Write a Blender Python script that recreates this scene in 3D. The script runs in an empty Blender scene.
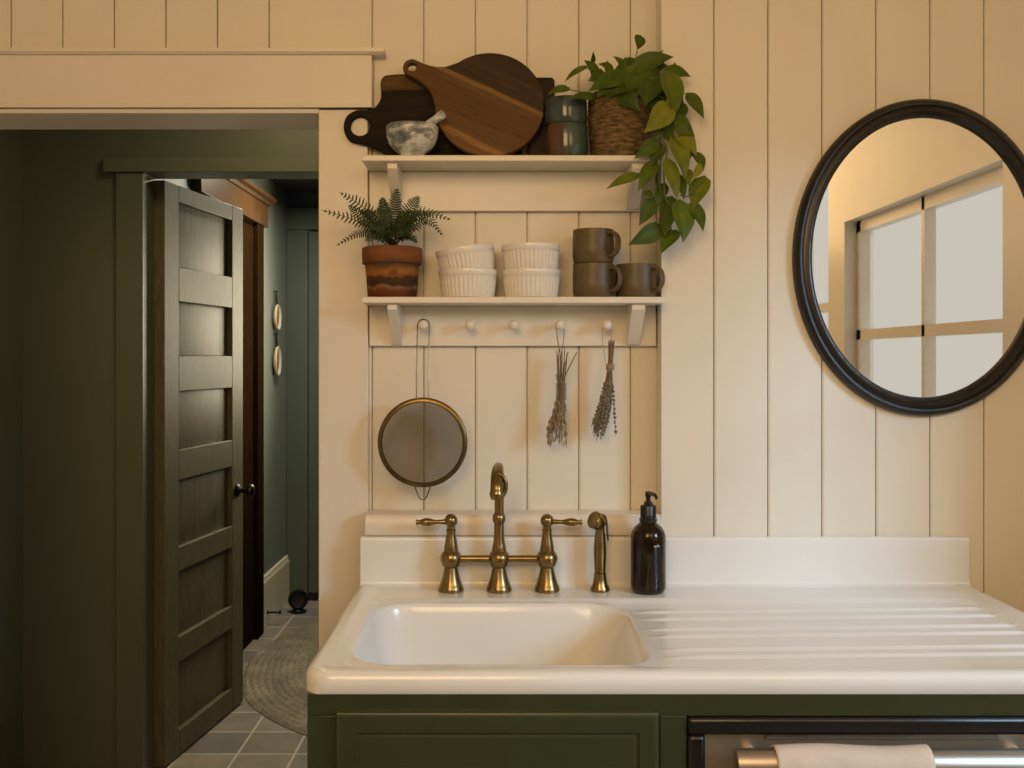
import bpy, bmesh, math, random
from mathutils import Vector, Matrix, noise
R = math.radians
C = bpy.context.scene.collection
random.seed(7)

# ------------------------------------------------------------------ camera, world, lights, exposure
F = 976.0                    # focal length in pixels of the 1024 px wide frame
CX, CY = 505.0, 358.0        # principal point
CAMY, CAMZ = -2.18, 1.42
cam_data = bpy.data.cameras.new('camera')
cam = bpy.data.objects.new('camera', cam_data)
C.objects.link(cam)
cam.location = (0, CAMY, CAMZ)
cam.rotation_euler = (R(90), 0, 0)
cam_data.sensor_width = 36.0
cam_data.lens = F / 1024 * 36.0
cam_data.shift_x = (512 - CX) / 1024
cam_data.shift_y = -(384 - CY) / 1024
cam_data.clip_start = 0.02
bpy.context.scene.camera = cam

sc = bpy.context.scene
sc.view_settings.view_transform = 'Standard'
sc.view_settings.look = 'None'
sc.view_settings.exposure = 0.0
sc.view_settings.gamma = 1.0
sc.view_settings.use_curve_mapping = False
sc.cycles.use_denoising = True
sc.cycles.max_bounces = 8

world = bpy.data.worlds.new('daylight')
sc.world = world
world.use_nodes = True
wb = world.node_tree.nodes['Background']
wb.inputs['Color'].default_value = (1.0, 0.93, 0.82, 1)
wb.inputs['Strength'].default_value = 0.65


def area(name, loc, target, sx, sy, power, color, spread=180):
    d = bpy.data.lights.new(name, 'AREA')
    d.shape = 'RECTANGLE'
    d.size, d.size_y = sx, sy
    d.energy = power
    d.color = color
    d.spread = R(spread)
    o = bpy.data.objects.new(name, d)
    C.objects.link(o)
    o.location = loc
    o.rotation_euler = (Vector(target) - Vector(loc)).to_track_quat('-Z', 'Y').to_euler()
    return o


# daylight entering at the window in the right wall, a warm ceiling lamp, and the hall window
area('window_daylight', (3.15, -2.85, 2.75), (0.0, -0.1, 1.05), 0.95, 1.6, 150, (0.42, 0.70, 1.0))
area('ceiling_lamp', (-0.35, -2.7, 2.25), (-0.05, -0.2, 1.3), 0.9, 0.9, 21.2, (1.0, 0.65, 0.315))
area('ceiling_lamp_front', (1.0, -2.8, 2.3), (0.5, -0.9, 1.0), 0.8, 0.8, 8, (1.0, 0.65, 0.315))
area('hall_window_daylight', (-0.35, 3.20, 1.65), (-1.20, 1.95, 1.60), 0.5, 0.8, 12, (1.0, 0.88, 0.62), 120)
area('hall_fill_light', (-0.80, 2.50, 2.36), (-0.85, 2.55, 0.0), 0.35, 0.35, 19, (1.0, 0.92, 0.70), 170)  # unseen fill light added to brighten the far hall floor and walls
area('passage_fill_light', (-0.75, 0.55, 2.40), (-0.75, 0.6, 0.0), 0.3, 0.3, 4.0, (1.0, 0.80, 0.42))  # warm fill added out of view to lift the dark passage


def P(px, py, Y):
    """pixel of the photograph at depth plane Y -> world point"""
    s = (Y - CAMY) / F
    return Vector(((px - CX) * s, Y, CAMZ - (py - CY) * s))


# ------------------------------------------------------------------ helpers
def link(o, parent=None):
    C.objects.link(o)
    if parent is not None:
        o.parent = parent
    return o


def tag(o, label=None, cat=None, group=None, kind=None):
    if label: o['label'] = label
    if cat: o['category'] = cat
    if group: o['group'] = group
    if kind: o['kind'] = kind
    return o


def thing(name, label, cat, loc=(0, 0, 0), rot=(0, 0, 0), group=None):
    o = bpy.data.objects.new(name, None)
    o.empty_display_size = 0.02
    link(o)
    o.location = loc
    o.rotation_euler = rot
    return tag(o, label, cat, group)


def obj(name, bm, m, parent=None, loc=None, bevel=0, smooth=35, mats=None, rot=None):
    bmesh.ops.recalc_face_normals(bm, faces=bm.faces[:])
    me = bpy.data.meshes.new(name)
    bm.to_mesh(me)
    bm.free()
    for mm in (mats or [m]):
        me.materials.append(mm)
    if smooth:
        me.shade_smooth()
        me.set_sharp_from_angle(angle=R(smooth))
    o = bpy.data.objects.new(name, me)
    link(o, parent)
    if loc is not None: o.location = loc
    if rot is not None: o.rotation_euler = rot
    if bevel:
        b = o.modifiers.new('bevel', 'BEVEL')
        b.width = bevel
        b.segments = 2
        b.limit_method = 'ANGLE'
        b.angle_limit = R(40)
    return o


def struct(name, bm, m, label, cat, **k):
    o = obj(name, bm, m, **k)
    return tag(o, label, cat, kind='structure')


def copy_tree(o, parent=None):
    c = o.copy()
    C.objects.link(c)
    if parent is not None:
        c.parent = parent
    for ch in list(o.children):
        copy_tree(ch, c)
    return c


def box(bm, x0, x1, y0, y1, z0, z1):
    v = [bm.verts.new(p) for p in ((x0, y0, z0), (x1, y0, z0), (x1, y1, z0), (x0, y1, z0),
                                   (x0, y0, z1), (x1, y0, z1), (x1, y1, z1), (x0, y1, z1))]
    for f in ((0, 3, 2, 1), (4, 5, 6, 7), (0, 1, 5, 4), (1, 2, 6, 5), (2, 3, 7, 6), (3, 0, 4, 7)):
        bm.faces.new([v[i] for i in f])
    return v


def prism(bm, pts, axis, a0, a1):
    """closed polygon of 2-D points extruded along axis 'x', 'y' or 'z'"""
    def mk(p, a):
        return {'x': (a, p[0], p[1]), 'y': (p[0], a, p[1]), 'z': (p[0], p[1], a)}[axis]
    lo = [bm.verts.new(mk(p, a0)) for p in pts]
    hi = [bm.verts.new(mk(p, a1)) for p in pts]
    n = len(pts)
    for i in range(n):
        j = (i + 1) % n
        bm.faces.new((lo[i], lo[j], hi[j], hi[i]))
    bm.faces.new(lo[::-1])
    bm.faces.new(hi)


def lathe(bm, prof, segs=48, rf=None, M=None, sx=1, sy=1, mat=0):
    """profile of (r, z); r=0 ends close on the axis"""
    rings = []
    for k, (r, z) in enumerate(prof):
        if r < 1e-6:
            v = Vector((0, 0, z))
            rings.append([bm.verts.new(M @ v if M else v)])
            continue
        ring = []
        for i in range(segs):
            t = 2 * math.pi * i / segs
            rr = rf(t, k, r) if rf else r
            v = Vector((rr * math.cos(t) * sx, rr * math.sin(t) * sy, z))
            ring.append(bm.verts.new(M @ v if M else v))
        rings.append(ring)
    for a, b in zip(rings, rings[1:]):
        for i in range(segs):
            j = (i + 1) % segs
            if len(a) == 1 and len(b) == 1:
                break
            if len(a) == 1:
                f = bm.faces.new((a[0], b[i], b[j]))
            elif len(b) == 1:
                f = bm.faces.new((a[i], a[j], b[0]))
            else:
                f = bm.faces.new((a[i], a[j], b[j], b[i]))
            f.material_index = mat
    return rings


def tube(bm, pts, rad, segs=10, cap=True, flat=None, mat=0, closed=False):
    """swept tube; rad a number or list; flat=(fx, fy) squashes the section"""
    pts = [Vector(p) for p in pts]
    n = len(pts)
    if not isinstance(rad, (list, tuple)):
        rad = [rad] * n
    T = []
    for i in range(n):
        if closed:
            d = pts[(i + 1) % n] - pts[i - 1]
        else:
            d = pts[min(i + 1, n - 1)] - pts[max(i - 1, 0)]
        T.append(d.normalized() if d.length > 1e-9 else Vector((0, 0, 1)))
    up = Vector((0, 0, 1)) if abs(T[0].z) < 0.9 else Vector((0, 1, 0))
    N = (up - T[0] * up.dot(T[0])).normalized()
    rings = []
    for i in range(n):
        if i:
            N = N - T[i] * N.dot(T[i])
            N = N.normalized() if N.length > 1e-6 else T[i].orthogonal().normalized()
        B = T[i].cross(N)
        fx, fy = flat or (1, 1)
        rings.append([bm.verts.new(pts[i] + (N * math.cos(2 * math.pi * k / segs) * fx + B * math.sin(2 * math.pi * k / segs) * fy) * rad[i]) for k in range(segs)])
    m = n if closed else n - 1
    for i in range(m):
        a, b = rings[i], rings[(i + 1) % n]
        for k in range(segs):
            l = (k + 1) % segs
            f = bm.faces.new((a[k], a[l], b[l], b[k]))
            f.material_index = mat
    if cap and not closed:
        for ring in (rings[0][::-1], rings[-1]):
            f = bm.faces.new(ring)
            f.material_index = mat
    return rings


def spline(ctrl, n=24):
    """Catmull-Rom through the control points"""
    c = [Vector(p) for p in ctrl]
    c = [c[0] * 2 - c[1]] + c + [c[-1] * 2 - c[-2]]
    out = []
    segs = len(c) - 3
    for s in range(segs):
        p0, p1, p2, p3 = c[s:s + 4]
        k = max(2, n // segs)
        for i in range(k):
            t = i / k
            out.append(0.5 * ((2 * p1) + (p2 - p0) * t + (2 * p0 - 5 * p1 + 4 * p2 - p3) * t * t + (3 * p1 - p0 - 3 * p2 + p3) * t ** 3))
    out.append(c[-2])
    return out


def ball(bm, c, r, seg=16, ring=10, s=(1, 1, 1), mat=0):
    prof = [(0 if i in (0, ring) else r * math.sin(math.pi * i / ring), -r * math.cos(math.pi * i / ring)) for i in range(ring + 1)]
    M = Matrix.Translation(c) @ Matrix.Diagonal((*s, 1))
    lathe(bm, prof, seg, M=M, mat=mat)


def outline_mesh(name, loops, thick, bevel, m, parent=None, mw=None):
    """flat board from 2-D loops (first outer, the rest holes), as a real solid with rounded edges"""
    cu = bpy.data.curves.new(name, 'CURVE')
    cu.dimensions = '2D'
    cu.fill_mode = 'BOTH'
    cu.extrude = thick / 2 - bevel
    cu.bevel_depth = bevel
    cu.bevel_resolution = 2
    cu.offset = -bevel
    for lp in loops:
        s = cu.splines.new('POLY')
        s.points.add(len(lp) - 1)
        for p, q in zip(s.points, lp):
            p.co = (q[0], q[1], 0, 1)
        s.use_cyclic_u = True
    tmp = bpy.data.objects.new('tmp', cu)
    C.objects.link(tmp)
    dg = bpy.context.evaluated_depsgraph_get()
    me = bpy.data.meshes.new_from_object(tmp.evaluated_get(dg))
    bpy.data.objects.remove(tmp)
    me.materials.clear()
    me.materials.append(m)
    me.name = name
    me.shade_smooth()
    me.set_sharp_from_angle(angle=R(40))
    o = bpy.data.objects.new(name, me)
    link(o, parent)
    if mw is not None:
        o.matrix_world = mw
    return o


# ------------------------------------------------------------------ materials
class NT:
    def __init__(s, name):
        s.m = bpy.data.materials.new(name)
        s.m.use_nodes = True
        s.t = s.m.node_tree
        s.b = s.t.nodes['Principled BSDF']

    def n(s, typ, **k):
        x = s.t.nodes.new(typ)
        for a, v in k.items():
            if a.startswith('i_'):
                x.inputs[a[2:].replace('_', ' ')].default_value = v
            else:
                setattr(x, a, v)
        return x

    def l(s, a, b):
        s.t.links.new(a, b)

    def ramp(s, fac, stops, interp='LINEAR'):
        r = s.n('ShaderNodeValToRGB')
        r.color_ramp.interpolation = interp
        e = r.color_ramp.elements
        while len(e) < len(stops):
            e.new(0.5)
        for x, (p, c) in zip(e, stops):
            x.position = p
            x.color = (*c, 1)
        s.l(fac, r.inputs['Fac'])
        return r.outputs['Color']

    def coord(s, scale=(1, 1, 1), rot=(0, 0, 0), out='Object'):
        t = s.n('ShaderNodeTexCoord')
        mp = s.n('ShaderNodeMapping')
        mp.inputs['Scale'].default_value = scale
        mp.inputs['Rotation'].default_value = rot
        s.l(t.outputs[out], mp.inputs['Vector'])
        return mp.outputs['Vector']

    def noise(s, vec, scale, detail=4, rough=0.55):
        x = s.n('ShaderNodeTexNoise')
        x.inputs['Scale'].default_value = scale
        x.inputs['Detail'].default_value = detail
        x.inputs['Roughness'].default_value = rough
        s.l(vec, x.inputs['Vector'])
        return x.outputs['Fac']

    def bump(s, h, strength=0.2, dist=0.002):
        b = s.n('ShaderNodeBump')
        b.inputs['Strength'].default_value = strength
        b.inputs['Distance'].default_value = dist
        s.l(h, b.inputs['Height'])
        s.l(b.outputs['Normal'], s.b.inputs['Normal'])

    def set(s, **k):
        for a, v in k.items():
            s.b.inputs[a.replace('_', ' ')].default_value = v
        return s


def mat(name, c, rough=0.5, metal=0.0, vary=0.0, vscale=8, bump=0.0, bscale=60, spec=None, stretch=(1, 1, 1), coat=0.0):
    t = NT(name)
    t.set(Base_Color=(*c, 1), Roughness=rough, Metallic=metal)
    if spec is not None: t.set(Specular_IOR_Level=spec)
    if coat: t.set(Coat_Weight=coat, Coat_Roughness=0.08)
    v = t.coord(stretch)
    if vary:
        col = t.ramp(t.noise(v, vscale), [(0.25, tuple(x * (1 - vary) for x in c)), (0.75, tuple(min(1, x * (1 + vary)) for x in c))])
        t.l(col, t.b.inputs['Base Color'])
    if bump:
        t.bump(t.noise(v, bscale), bump)
    return t.m


M = {}
M['wall'] = mat('cream_wall_paint', (0.80, 0.74, 0.62), 0.42, vary=0.03, vscale=5, bump=0.05, bscale=40)
M['trim'] = mat('cream_trim_paint', (0.80, 0.73, 0.62), 0.34, vary=0.03, vscale=5, bump=0.04, bscale=30)
M['shelf'] = mat('white_shelf_paint', (0.82, 0.76, 0.65), 0.35, vary=0.03, vscale=9, bump=0.04, bscale=40)
M['ceiling'] = mat('ceiling_paint', (0.80, 0.74, 0.64), 0.7, vary=0.02)
M['enamel'] = mat('white_enamel', (0.82, 0.80, 0.745), 0.2, vary=0.015, vscale=4, coat=0.15)
M['green'] = mat('dark_green_paint', (0.034, 0.042, 0.015), 0.32, vary=0.10, vscale=12, bump=0.05, bscale=50)
M['hallgreen'] = mat('hall_green_paint', (0.105, 0.112, 0.075), 0.45, vary=0.05, vscale=4)
M['halldoor'] = mat('hall_teal_green_paint', (0.085, 0.108, 0.085), 0.45, vary=0.05, vscale=4)
M['hallwall'] = mat('hall_grey_green_paint', (0.22, 0.245, 0.225), 0.5, vary=0.05, vscale=3)
M['hallceil'] = mat('hall_dark_ceiling', (0.05, 0.05, 0.04), 0.6, vary=0.05)
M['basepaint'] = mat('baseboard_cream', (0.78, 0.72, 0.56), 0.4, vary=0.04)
M['black'] = mat('black_plastic', (0.008, 0.0075, 0.007), 0.30, vary=0.1, bump=0.03)
M['blackframe'] = mat('black_wood_frame', (0.012, 0.010, 0.007), 0.33, vary=0.3, vscale=20, bump=0.06, bscale=80)
M['steel'] = mat('stainless_steel', (0.50, 0.44, 0.36), 0.42, 1.0, vary=0.06, vscale=40, stretch=(0.1, 1, 6))
M['steeldark'] = mat('dark_stainless', (0.32, 0.29, 0.24), 0.5, 1.0, vary=0.06, vscale=40)
M['terrapeg'] = mat('peg_white', (0.82, 0.75, 0.62), 0.32, vary=0.02)
M['porcelain'] = mat('white_porcelain', (0.84, 0.80, 0.72), 0.18, vary=0.01, coat=0.3)
M['iron'] = mat('black_iron', (0.012, 0.012, 0.012), 0.4, 0.6, vary=0.2, bump=0.1)
M['knob'] = mat('dark_metal_knob', (0.05, 0.045, 0.04), 0.22, 0.9, vary=0.1)
M['twine'] = mat('twine', (0.50, 0.42, 0.30), 0.85, vary=0.2, vscale=200, bump=0.3, bscale=400)
M['soil'] = mat('potting_soil', (0.025, 0.017, 0.010), 0.95, vary=0.4, vscale=90, bump=0.8, bscale=120)
M['stem'] = mat('vine_stem', (0.10, 0.12, 0.035), 0.5, vary=0.2, vscale=60)
M['fstem'] = mat('fern_stem', (0.06, 0.045, 0.015), 0.55, vary=0.2, vscale=60)
M['herbstem'] = mat('dried_stem', (0.24, 0.165, 0.092), 0.8, vary=0.35, vscale=90)
M['herbleaf'] = mat('dried_leaf', (0.30, 0.22, 0.13), 0.85, vary=0.45, vscale=120)
M['lavbud'] = mat('dried_lavender', (0.19, 0.16, 0.11), 0.85, vary=0.4, vscale=150)
M['mark'] = mat('white_print', (0.62, 0.58, 0.50), 0.6, vary=0.02)
M['orn'] = mat('ornament_cream', (0.62, 0.54, 0.40), 0.5, vary=0.08)
M['ornin'] = mat('ornament_brown', (0.26, 0.15, 0.08), 0.6, vary=0.6, vscale=60)


def m_brass():
    t = NT('antique_brass').set(Metallic=1.0, Roughness=0.27)
    v = t.coord()
    n = t.noise(v, 30)
    t.l(t.ramp(n, [(0.3, (0.225, 0.158, 0.065)), (0.7, (0.31, 0.222, 0.095))]), t.b.inputs['Base Color'])
    t.bump(t.noise(v, 160), 0.04)
    return t.m


def m_wood(name, stops, grain=0.35, rough=0.45, scale=(3, 40, 40), interp=None, axis=1, span=0.24, bands=None, spec=0.25):
    """grain along local x; bands = [(position across the board in m, colour)] glued strips"""
    t = NT(name).set(Roughness=rough, Specular_IOR_Level=spec)
    v = t.coord(scale)
    n = t.noise(v, 3.0, 6, 0.65)
    fine = t.ramp(n, stops)
    if bands:
        sep = t.n('ShaderNodeSeparateXYZ')
        t.l(t.coord(), sep.inputs[0])
        wob = t.noise(t.coord((6, 6, 6)), 1.2, 2)
        a = t.n('ShaderNodeMath', operation='MULTIPLY_ADD')
        t.l(wob, a.inputs[0]); a.inputs[1].default_value = 0.012
        t.l(sep.outputs[axis], a.inputs[2])
        mr = t.n('ShaderNodeMapRange')
        mr.inputs['From Min'].default_value = -span / 2
        mr.inputs['From Max'].default_value = span / 2
        t.l(a.outputs[0], mr.inputs['Value'])
        bc = t.ramp(mr.outputs[0], [((p + span / 2) / span, c) for p, c in bands], 'LINEAR')
        mx = t.n('ShaderNodeMix', data_type='RGBA', blend_type='MULTIPLY')
        mx.inputs[0].default_value = 1.0
        t.l(bc, mx.inputs[6]); t.l(fine, mx.inputs[7])
        fine = mx.outputs[2]
    t.l(fine, t.b.inputs['Base Color'])
    t.bump(n, grain * 0.4, 0.001)
    return t.m


M['brass'] = m_brass()
g = [(0.25, (0.45, 0.42, 0.38)), (0.5, (0.8, 0.78, 0.75)), (0.75, (1, 1, 1))]
M['round'] = m_wood('acacia_board', g, bands=[(-0.12, (0.17, 0.085, 0.028)), (-0.093, (0.22, 0.11, 0.036)), (-0.088, (0.36, 0.19, 0.065)), (-0.080, (0.30, 0.15, 0.05)), (-0.076, (0.17, 0.083, 0.028)),
                                              (-0.02, (0.125, 0.063, 0.021)), (0.026, (0.15, 0.078, 0.026)), (0.031, (0.28, 0.155, 0.055)), (0.037, (0.25, 0.135, 0.047)), (0.041, (0.055, 0.031, 0.013)), (0.075, (0.075, 0.038, 0.015)), (0.12, (0.045, 0.024, 0.010))])
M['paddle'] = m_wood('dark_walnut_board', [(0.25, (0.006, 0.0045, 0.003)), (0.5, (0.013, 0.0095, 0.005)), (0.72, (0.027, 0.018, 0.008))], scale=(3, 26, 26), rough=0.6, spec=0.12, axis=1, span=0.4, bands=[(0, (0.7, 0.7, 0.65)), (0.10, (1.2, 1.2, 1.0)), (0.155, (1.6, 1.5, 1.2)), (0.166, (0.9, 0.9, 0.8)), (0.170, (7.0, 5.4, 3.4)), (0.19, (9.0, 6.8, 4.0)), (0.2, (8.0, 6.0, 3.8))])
M['rectboard'] = m_wood('brown_board', [(0.25, (0.014, 0.009, 0.005)), (0.75, (0.038, 0.022, 0.011))], scale=(3, 40, 40), spec=0.15)
M['doorwood'] = m_wood('dark_door_wood', [(0.2, (0.060, 0.054, 0.028)), (0.5, (0.115, 0.103, 0.058)), (0.8, (0.17, 0.152, 0.092))], scale=(30, 30, 4), rough=0.5, grain=0.3)
M['casingwood'] = m_wood('red_brown_casing', [(0.2, (0.035, 0.016, 0.006)), (0.8, (0.11, 0.053, 0.019))], scale=(20, 20, 3), rough=0.35)
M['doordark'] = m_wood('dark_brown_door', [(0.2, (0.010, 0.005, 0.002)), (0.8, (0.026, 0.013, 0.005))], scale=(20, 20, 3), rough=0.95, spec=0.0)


def m_terracotta():
    t = NT('terracotta').set(Roughness=0.82, Specular_IOR_Level=0.2)
    v = t.coord()
    sep = t.n('ShaderNodeSeparateXYZ'); t.l(v, sep.inputs[0])
    n = t.noise(t.coord((1, 1, 1.5)), 22, 5)
    a = t.n('ShaderNodeMath', operation='MULTIPLY_ADD'); t.l(n, a.inputs[0]); a.inputs[1].default_value = 0.030; t.l(sep.outputs[2], a.inputs[2])
    mr = t.n('ShaderNodeMapRange'); mr.inputs['From Min'].default_value = 0.015; mr.inputs['From Max'].default_value = 0.123
    t.l(a.outputs[0], mr.inputs['Value'])
    col = t.ramp(mr.outputs[0], [(0.0, (0.10, 0.030, 0.010)), (0.16, (0.16, 0.05, 0.016)), (0.21, (0.24, 0.13, 0.075)), (0.26, (0.055, 0.028, 0.013)), (0.38, (0.075, 0.034, 0.014)), (0.46, (0.33, 0.125, 0.028)),
                                  (0.56, (0.30, 0.12, 0.030)), (0.66, (0.085, 0.050, 0.028)), (0.72, (0.18, 0.068, 0.024)), (0.84, (0.24, 0.085, 0.030)), (1.0, (0.20, 0.075, 0.032))])
    sp = t.ramp(t.noise(v, 30, 5), [(0.55, (1, 1, 1)), (0.72, (0.35, 0.35, 0.33))])
    mx = t.n('ShaderNodeMix', data_type='RGBA', blend_type='MULTIPLY'); mx.inputs[0].default_value = 1.0
    t.l(col, mx.inputs[6]); t.l(sp, mx.inputs[7]); t.l(mx.outputs[2], t.b.inputs['Base Color'])
    t.bump(t.noise(v, 90), 0.25)
    return t.m


def m_leaf(name, dark, mid, light, rough=0.38):
    t = NT(name).set(Roughness=rough, Specular_IOR_Level=0.28)
    at = t.n('ShaderNodeAttribute', attribute_name='tone')
    n = t.noise(t.coord(), 45, 3)
    a = t.n('ShaderNodeMath', operation='MULTIPLY_ADD')
    t.l(n, a.inputs[0]); a.inputs[1].default_value = 0.35
    s = t.n('ShaderNodeMath', operation='SUBTRACT')
    t.l(at.outputs['Fac'], s.inputs[0]); s.inputs[1].default_value = 0.17
    t.l(s.outputs[0], a.inputs[2])
    col = t.ramp(a.outputs[0], [(0.0, dark), (0.5, mid), (1.0, light)])
    t.l(col, t.b.inputs['Base Color'])
    tr = t.n('ShaderNodeBsdfTranslucent')
    t.l(col, tr.inputs['Color'])
    mx = t.n('ShaderNodeMixShader')
    mx.inputs[0].default_value = 0.22
    out = t.t.nodes['Material Output']
    t.l(t.b.outputs[0], mx.inputs[1]); t.l(tr.outputs[0], mx.inputs[2]); t.l(mx.outputs[0], out.inputs['Surface'])
    t.bump(n, 0.1)
    return t.m


def m_glaze(name, stops, rough=0.12, scale=14, stretch=(1, 1, 1)):
    t = NT(name).set(Roughness=rough)
    n = t.noise(t.coord(stretch), scale, 4)
    t.l(t.ramp(n, stops), t.b.inputs['Base Color'])
    t.bump(t.noise(t.coord(), 40), 0.08)
    return t.m


def m_mesh():
    """fine wire mesh of the sieve: woven wires with real gaps"""
    t = NT('sieve_wire_mesh').set(Base_Color=(0.12, 0.072, 0.018, 1), Metallic=0.0, Roughness=0.6)
    tr = t.n('ShaderNodeBsdfTransparent')
    mx = t.n('ShaderNodeMixShader')
    n = t.noise(t.coord((1, 1, 1)), 20, 2)
    f = t.n('ShaderNodeMapRange')
    f.inputs['To Min'].default_value = 0.62; f.inputs['To Max'].default_value = 0.68
    t.l(n, f.inputs['Value']); t.l(f.outputs[0], mx.inputs[0])
    out = t.t.nodes['Material Output']
    t.l(tr.outputs[0], mx.inputs[1]); t.l(t.b.outputs[0], mx.inputs[2]); t.l(mx.outputs[0], out.inputs['Surface'])
    return t.m


def m_tiles():
    t = NT('slate_floor_tiles').set(Roughness=0.38)
    v = t.coord()
    sep = t.n('ShaderNodeSeparateXYZ'); t.l(v, sep.inputs[0])
    T, X0, Y0 = 0.2060, -0.959, 1.526

    def cell(sock, off):
        a = t.n('ShaderNodeMath', operation='SUBTRACT'); t.l(sock, a.inputs[0]); a.inputs[1].default_value = off
        d = t.n('ShaderNodeMath', operation='DIVIDE'); t.l(a.outputs[0], d.inputs[0]); d.inputs[1].default_value = T
        fl = t.n('ShaderNodeMath', operation='FLOOR'); t.l(d.outputs[0], fl.inputs[0])
        fr = t.n('ShaderNodeMath', operation='FRACT'); t.l(d.outputs[0], fr.inputs[0])
        c = t.n('ShaderNodeMath', operation='SUBTRACT'); t.l(fr.outputs[0], c.inputs[0]); c.inputs[1].default_value = 0.5
        ab = t.n('ShaderNodeMath', operation='ABSOLUTE'); t.l(c.outputs[0], ab.inputs[0])
        return fl.outputs[0], ab.outputs[0]
    fx, ax = cell(sep.outputs[0], X0)
    fy, ay = cell(sep.outputs[1], Y0)
    mxm = t.n('ShaderNodeMath', operation='MAXIMUM'); t.l(ax, mxm.inputs[0]); t.l(ay, mxm.inputs[1])
    g = t.n('ShaderNodeMapRange'); g.interpolation_type = 'SMOOTHSTEP'
    g.inputs['From Min'].default_value = 0.472; g.inputs['From Max'].default_value = 0.484
    t.l(mxm.outputs[0], g.inputs['Value'])
    cb = t.n('ShaderNodeCombineXYZ'); t.l(fx, cb.inputs[0]); t.l(fy, cb.inputs[1])
    wn = t.n('ShaderNodeTexWhiteNoise', noise_dimensions='3D'); t.l(cb.outputs[0], wn.inputs['Vector'])
    tile = t.ramp(wn.outputs['Value'], [(0, (0.19, 0.172, 0.16)), (0.5, (0.34, 0.285, 0.215)), (1, (0.215, 0.205, 0.21))])
    n = t.noise(v, 9, 5)
    ov = t.n('ShaderNodeMix', data_type='RGBA', blend_type='MULTIPLY'); ov.inputs[0].default_value = 0.5
    t.l(tile, ov.inputs[6]); t.l(t.ramp(n, [(0.3, (0.6, 0.6, 0.6)), (0.7, (1.2, 1.2, 1.2))]), ov.inputs[7])
    mx = t.n('ShaderNodeMix', data_type='RGBA')
    t.l(g.outputs[0], mx.inputs[0]); t.l(ov.outputs[2], mx.inputs[6]); mx.inputs[7].default_value = (0.50, 0.48, 0.43, 1)
    t.l(mx.outputs[2], t.b.inputs['Base Color'])
    inv = t.n('ShaderNodeMath', operation='MULTIPLY_ADD'); t.l(g.outputs[0], inv.inputs[0]); inv.inputs[1].default_value = -1.0
    t.l(n, inv.inputs[2])
    t.bump(inv.outputs[0], 0.3, 0.003)
    return t.m


def m_rug():
    t = NT('braided_jute').set(Roughness=0.9)
    v = t.coord()
    n = t.noise(t.coord((1, 1, 1)), 70, 3)
    n2 = t.noise(v, 7, 3)
    a = t.n('ShaderNodeMath', operation='ADD'); t.l(n, a.inputs[0]); t.l(n2, a.inputs[1])
    h = t.n('ShaderNodeMath', operation='MULTIPLY'); t.l(a.outputs[0], h.inputs[0]); h.inputs[1].default_value = 0.5
    t.l(t.ramp(h.outputs[0], [(0.32, (0.12, 0.10, 0.074)), (0.5, (0.23, 0.19, 0.14)), (0.66, (0.36, 0.30, 0.21))]), t.b.inputs['Base Color'])
    t.bump(n, 0.6, 0.004)
    return t.m


def m_basket():
    t = NT('woven_seagrass').set(Roughness=0.8)
    v = t.coord((60, 60, 150))
    n = t.noise(v, 1.0, 3)
    t.l(t.ramp(n, [(0.3, (0.045, 0.025, 0.010)), (0.5, (0.145, 0.088, 0.034)), (0.72, (0.27, 0.17, 0.07))]), t.b.inputs['Base Color'])
    t.bump(n, 0.6, 0.003)
    return t.m


def m_glass_amber():
    t = NT('amber_glass').set(Base_Color=(0.30, 0.095, 0.014, 1), Roughness=0.04, IOR=1.45)
    t.set(Transmission_Weight=0.94)
    n = t.noise(t.coord(), 12)
    t.l(t.ramp(n, [(0.3, (0.105, 0.046, 0.009)), (0.7, (0.14, 0.060, 0.011))]), t.b.inputs['Base Color'])
    return t.m


def m_marble():
    t = NT('grey_marble').set(Roughness=0.3)
    n = t.noise(t.coord((1, 1, 1.6)), 11, 6, 0.62)
    t.l(t.ramp(n, [(0.36, (0.07, 0.078, 0.08)), (0.45, (0.22, 0.24, 0.25)), (0.52, (0.74, 0.76, 0.76)), (0.58, (0.50, 0.53, 0.54)), (0.68, (0.11, 0.12, 0.125))]), t.b.inputs['Base Color'])
    return t.m


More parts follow.
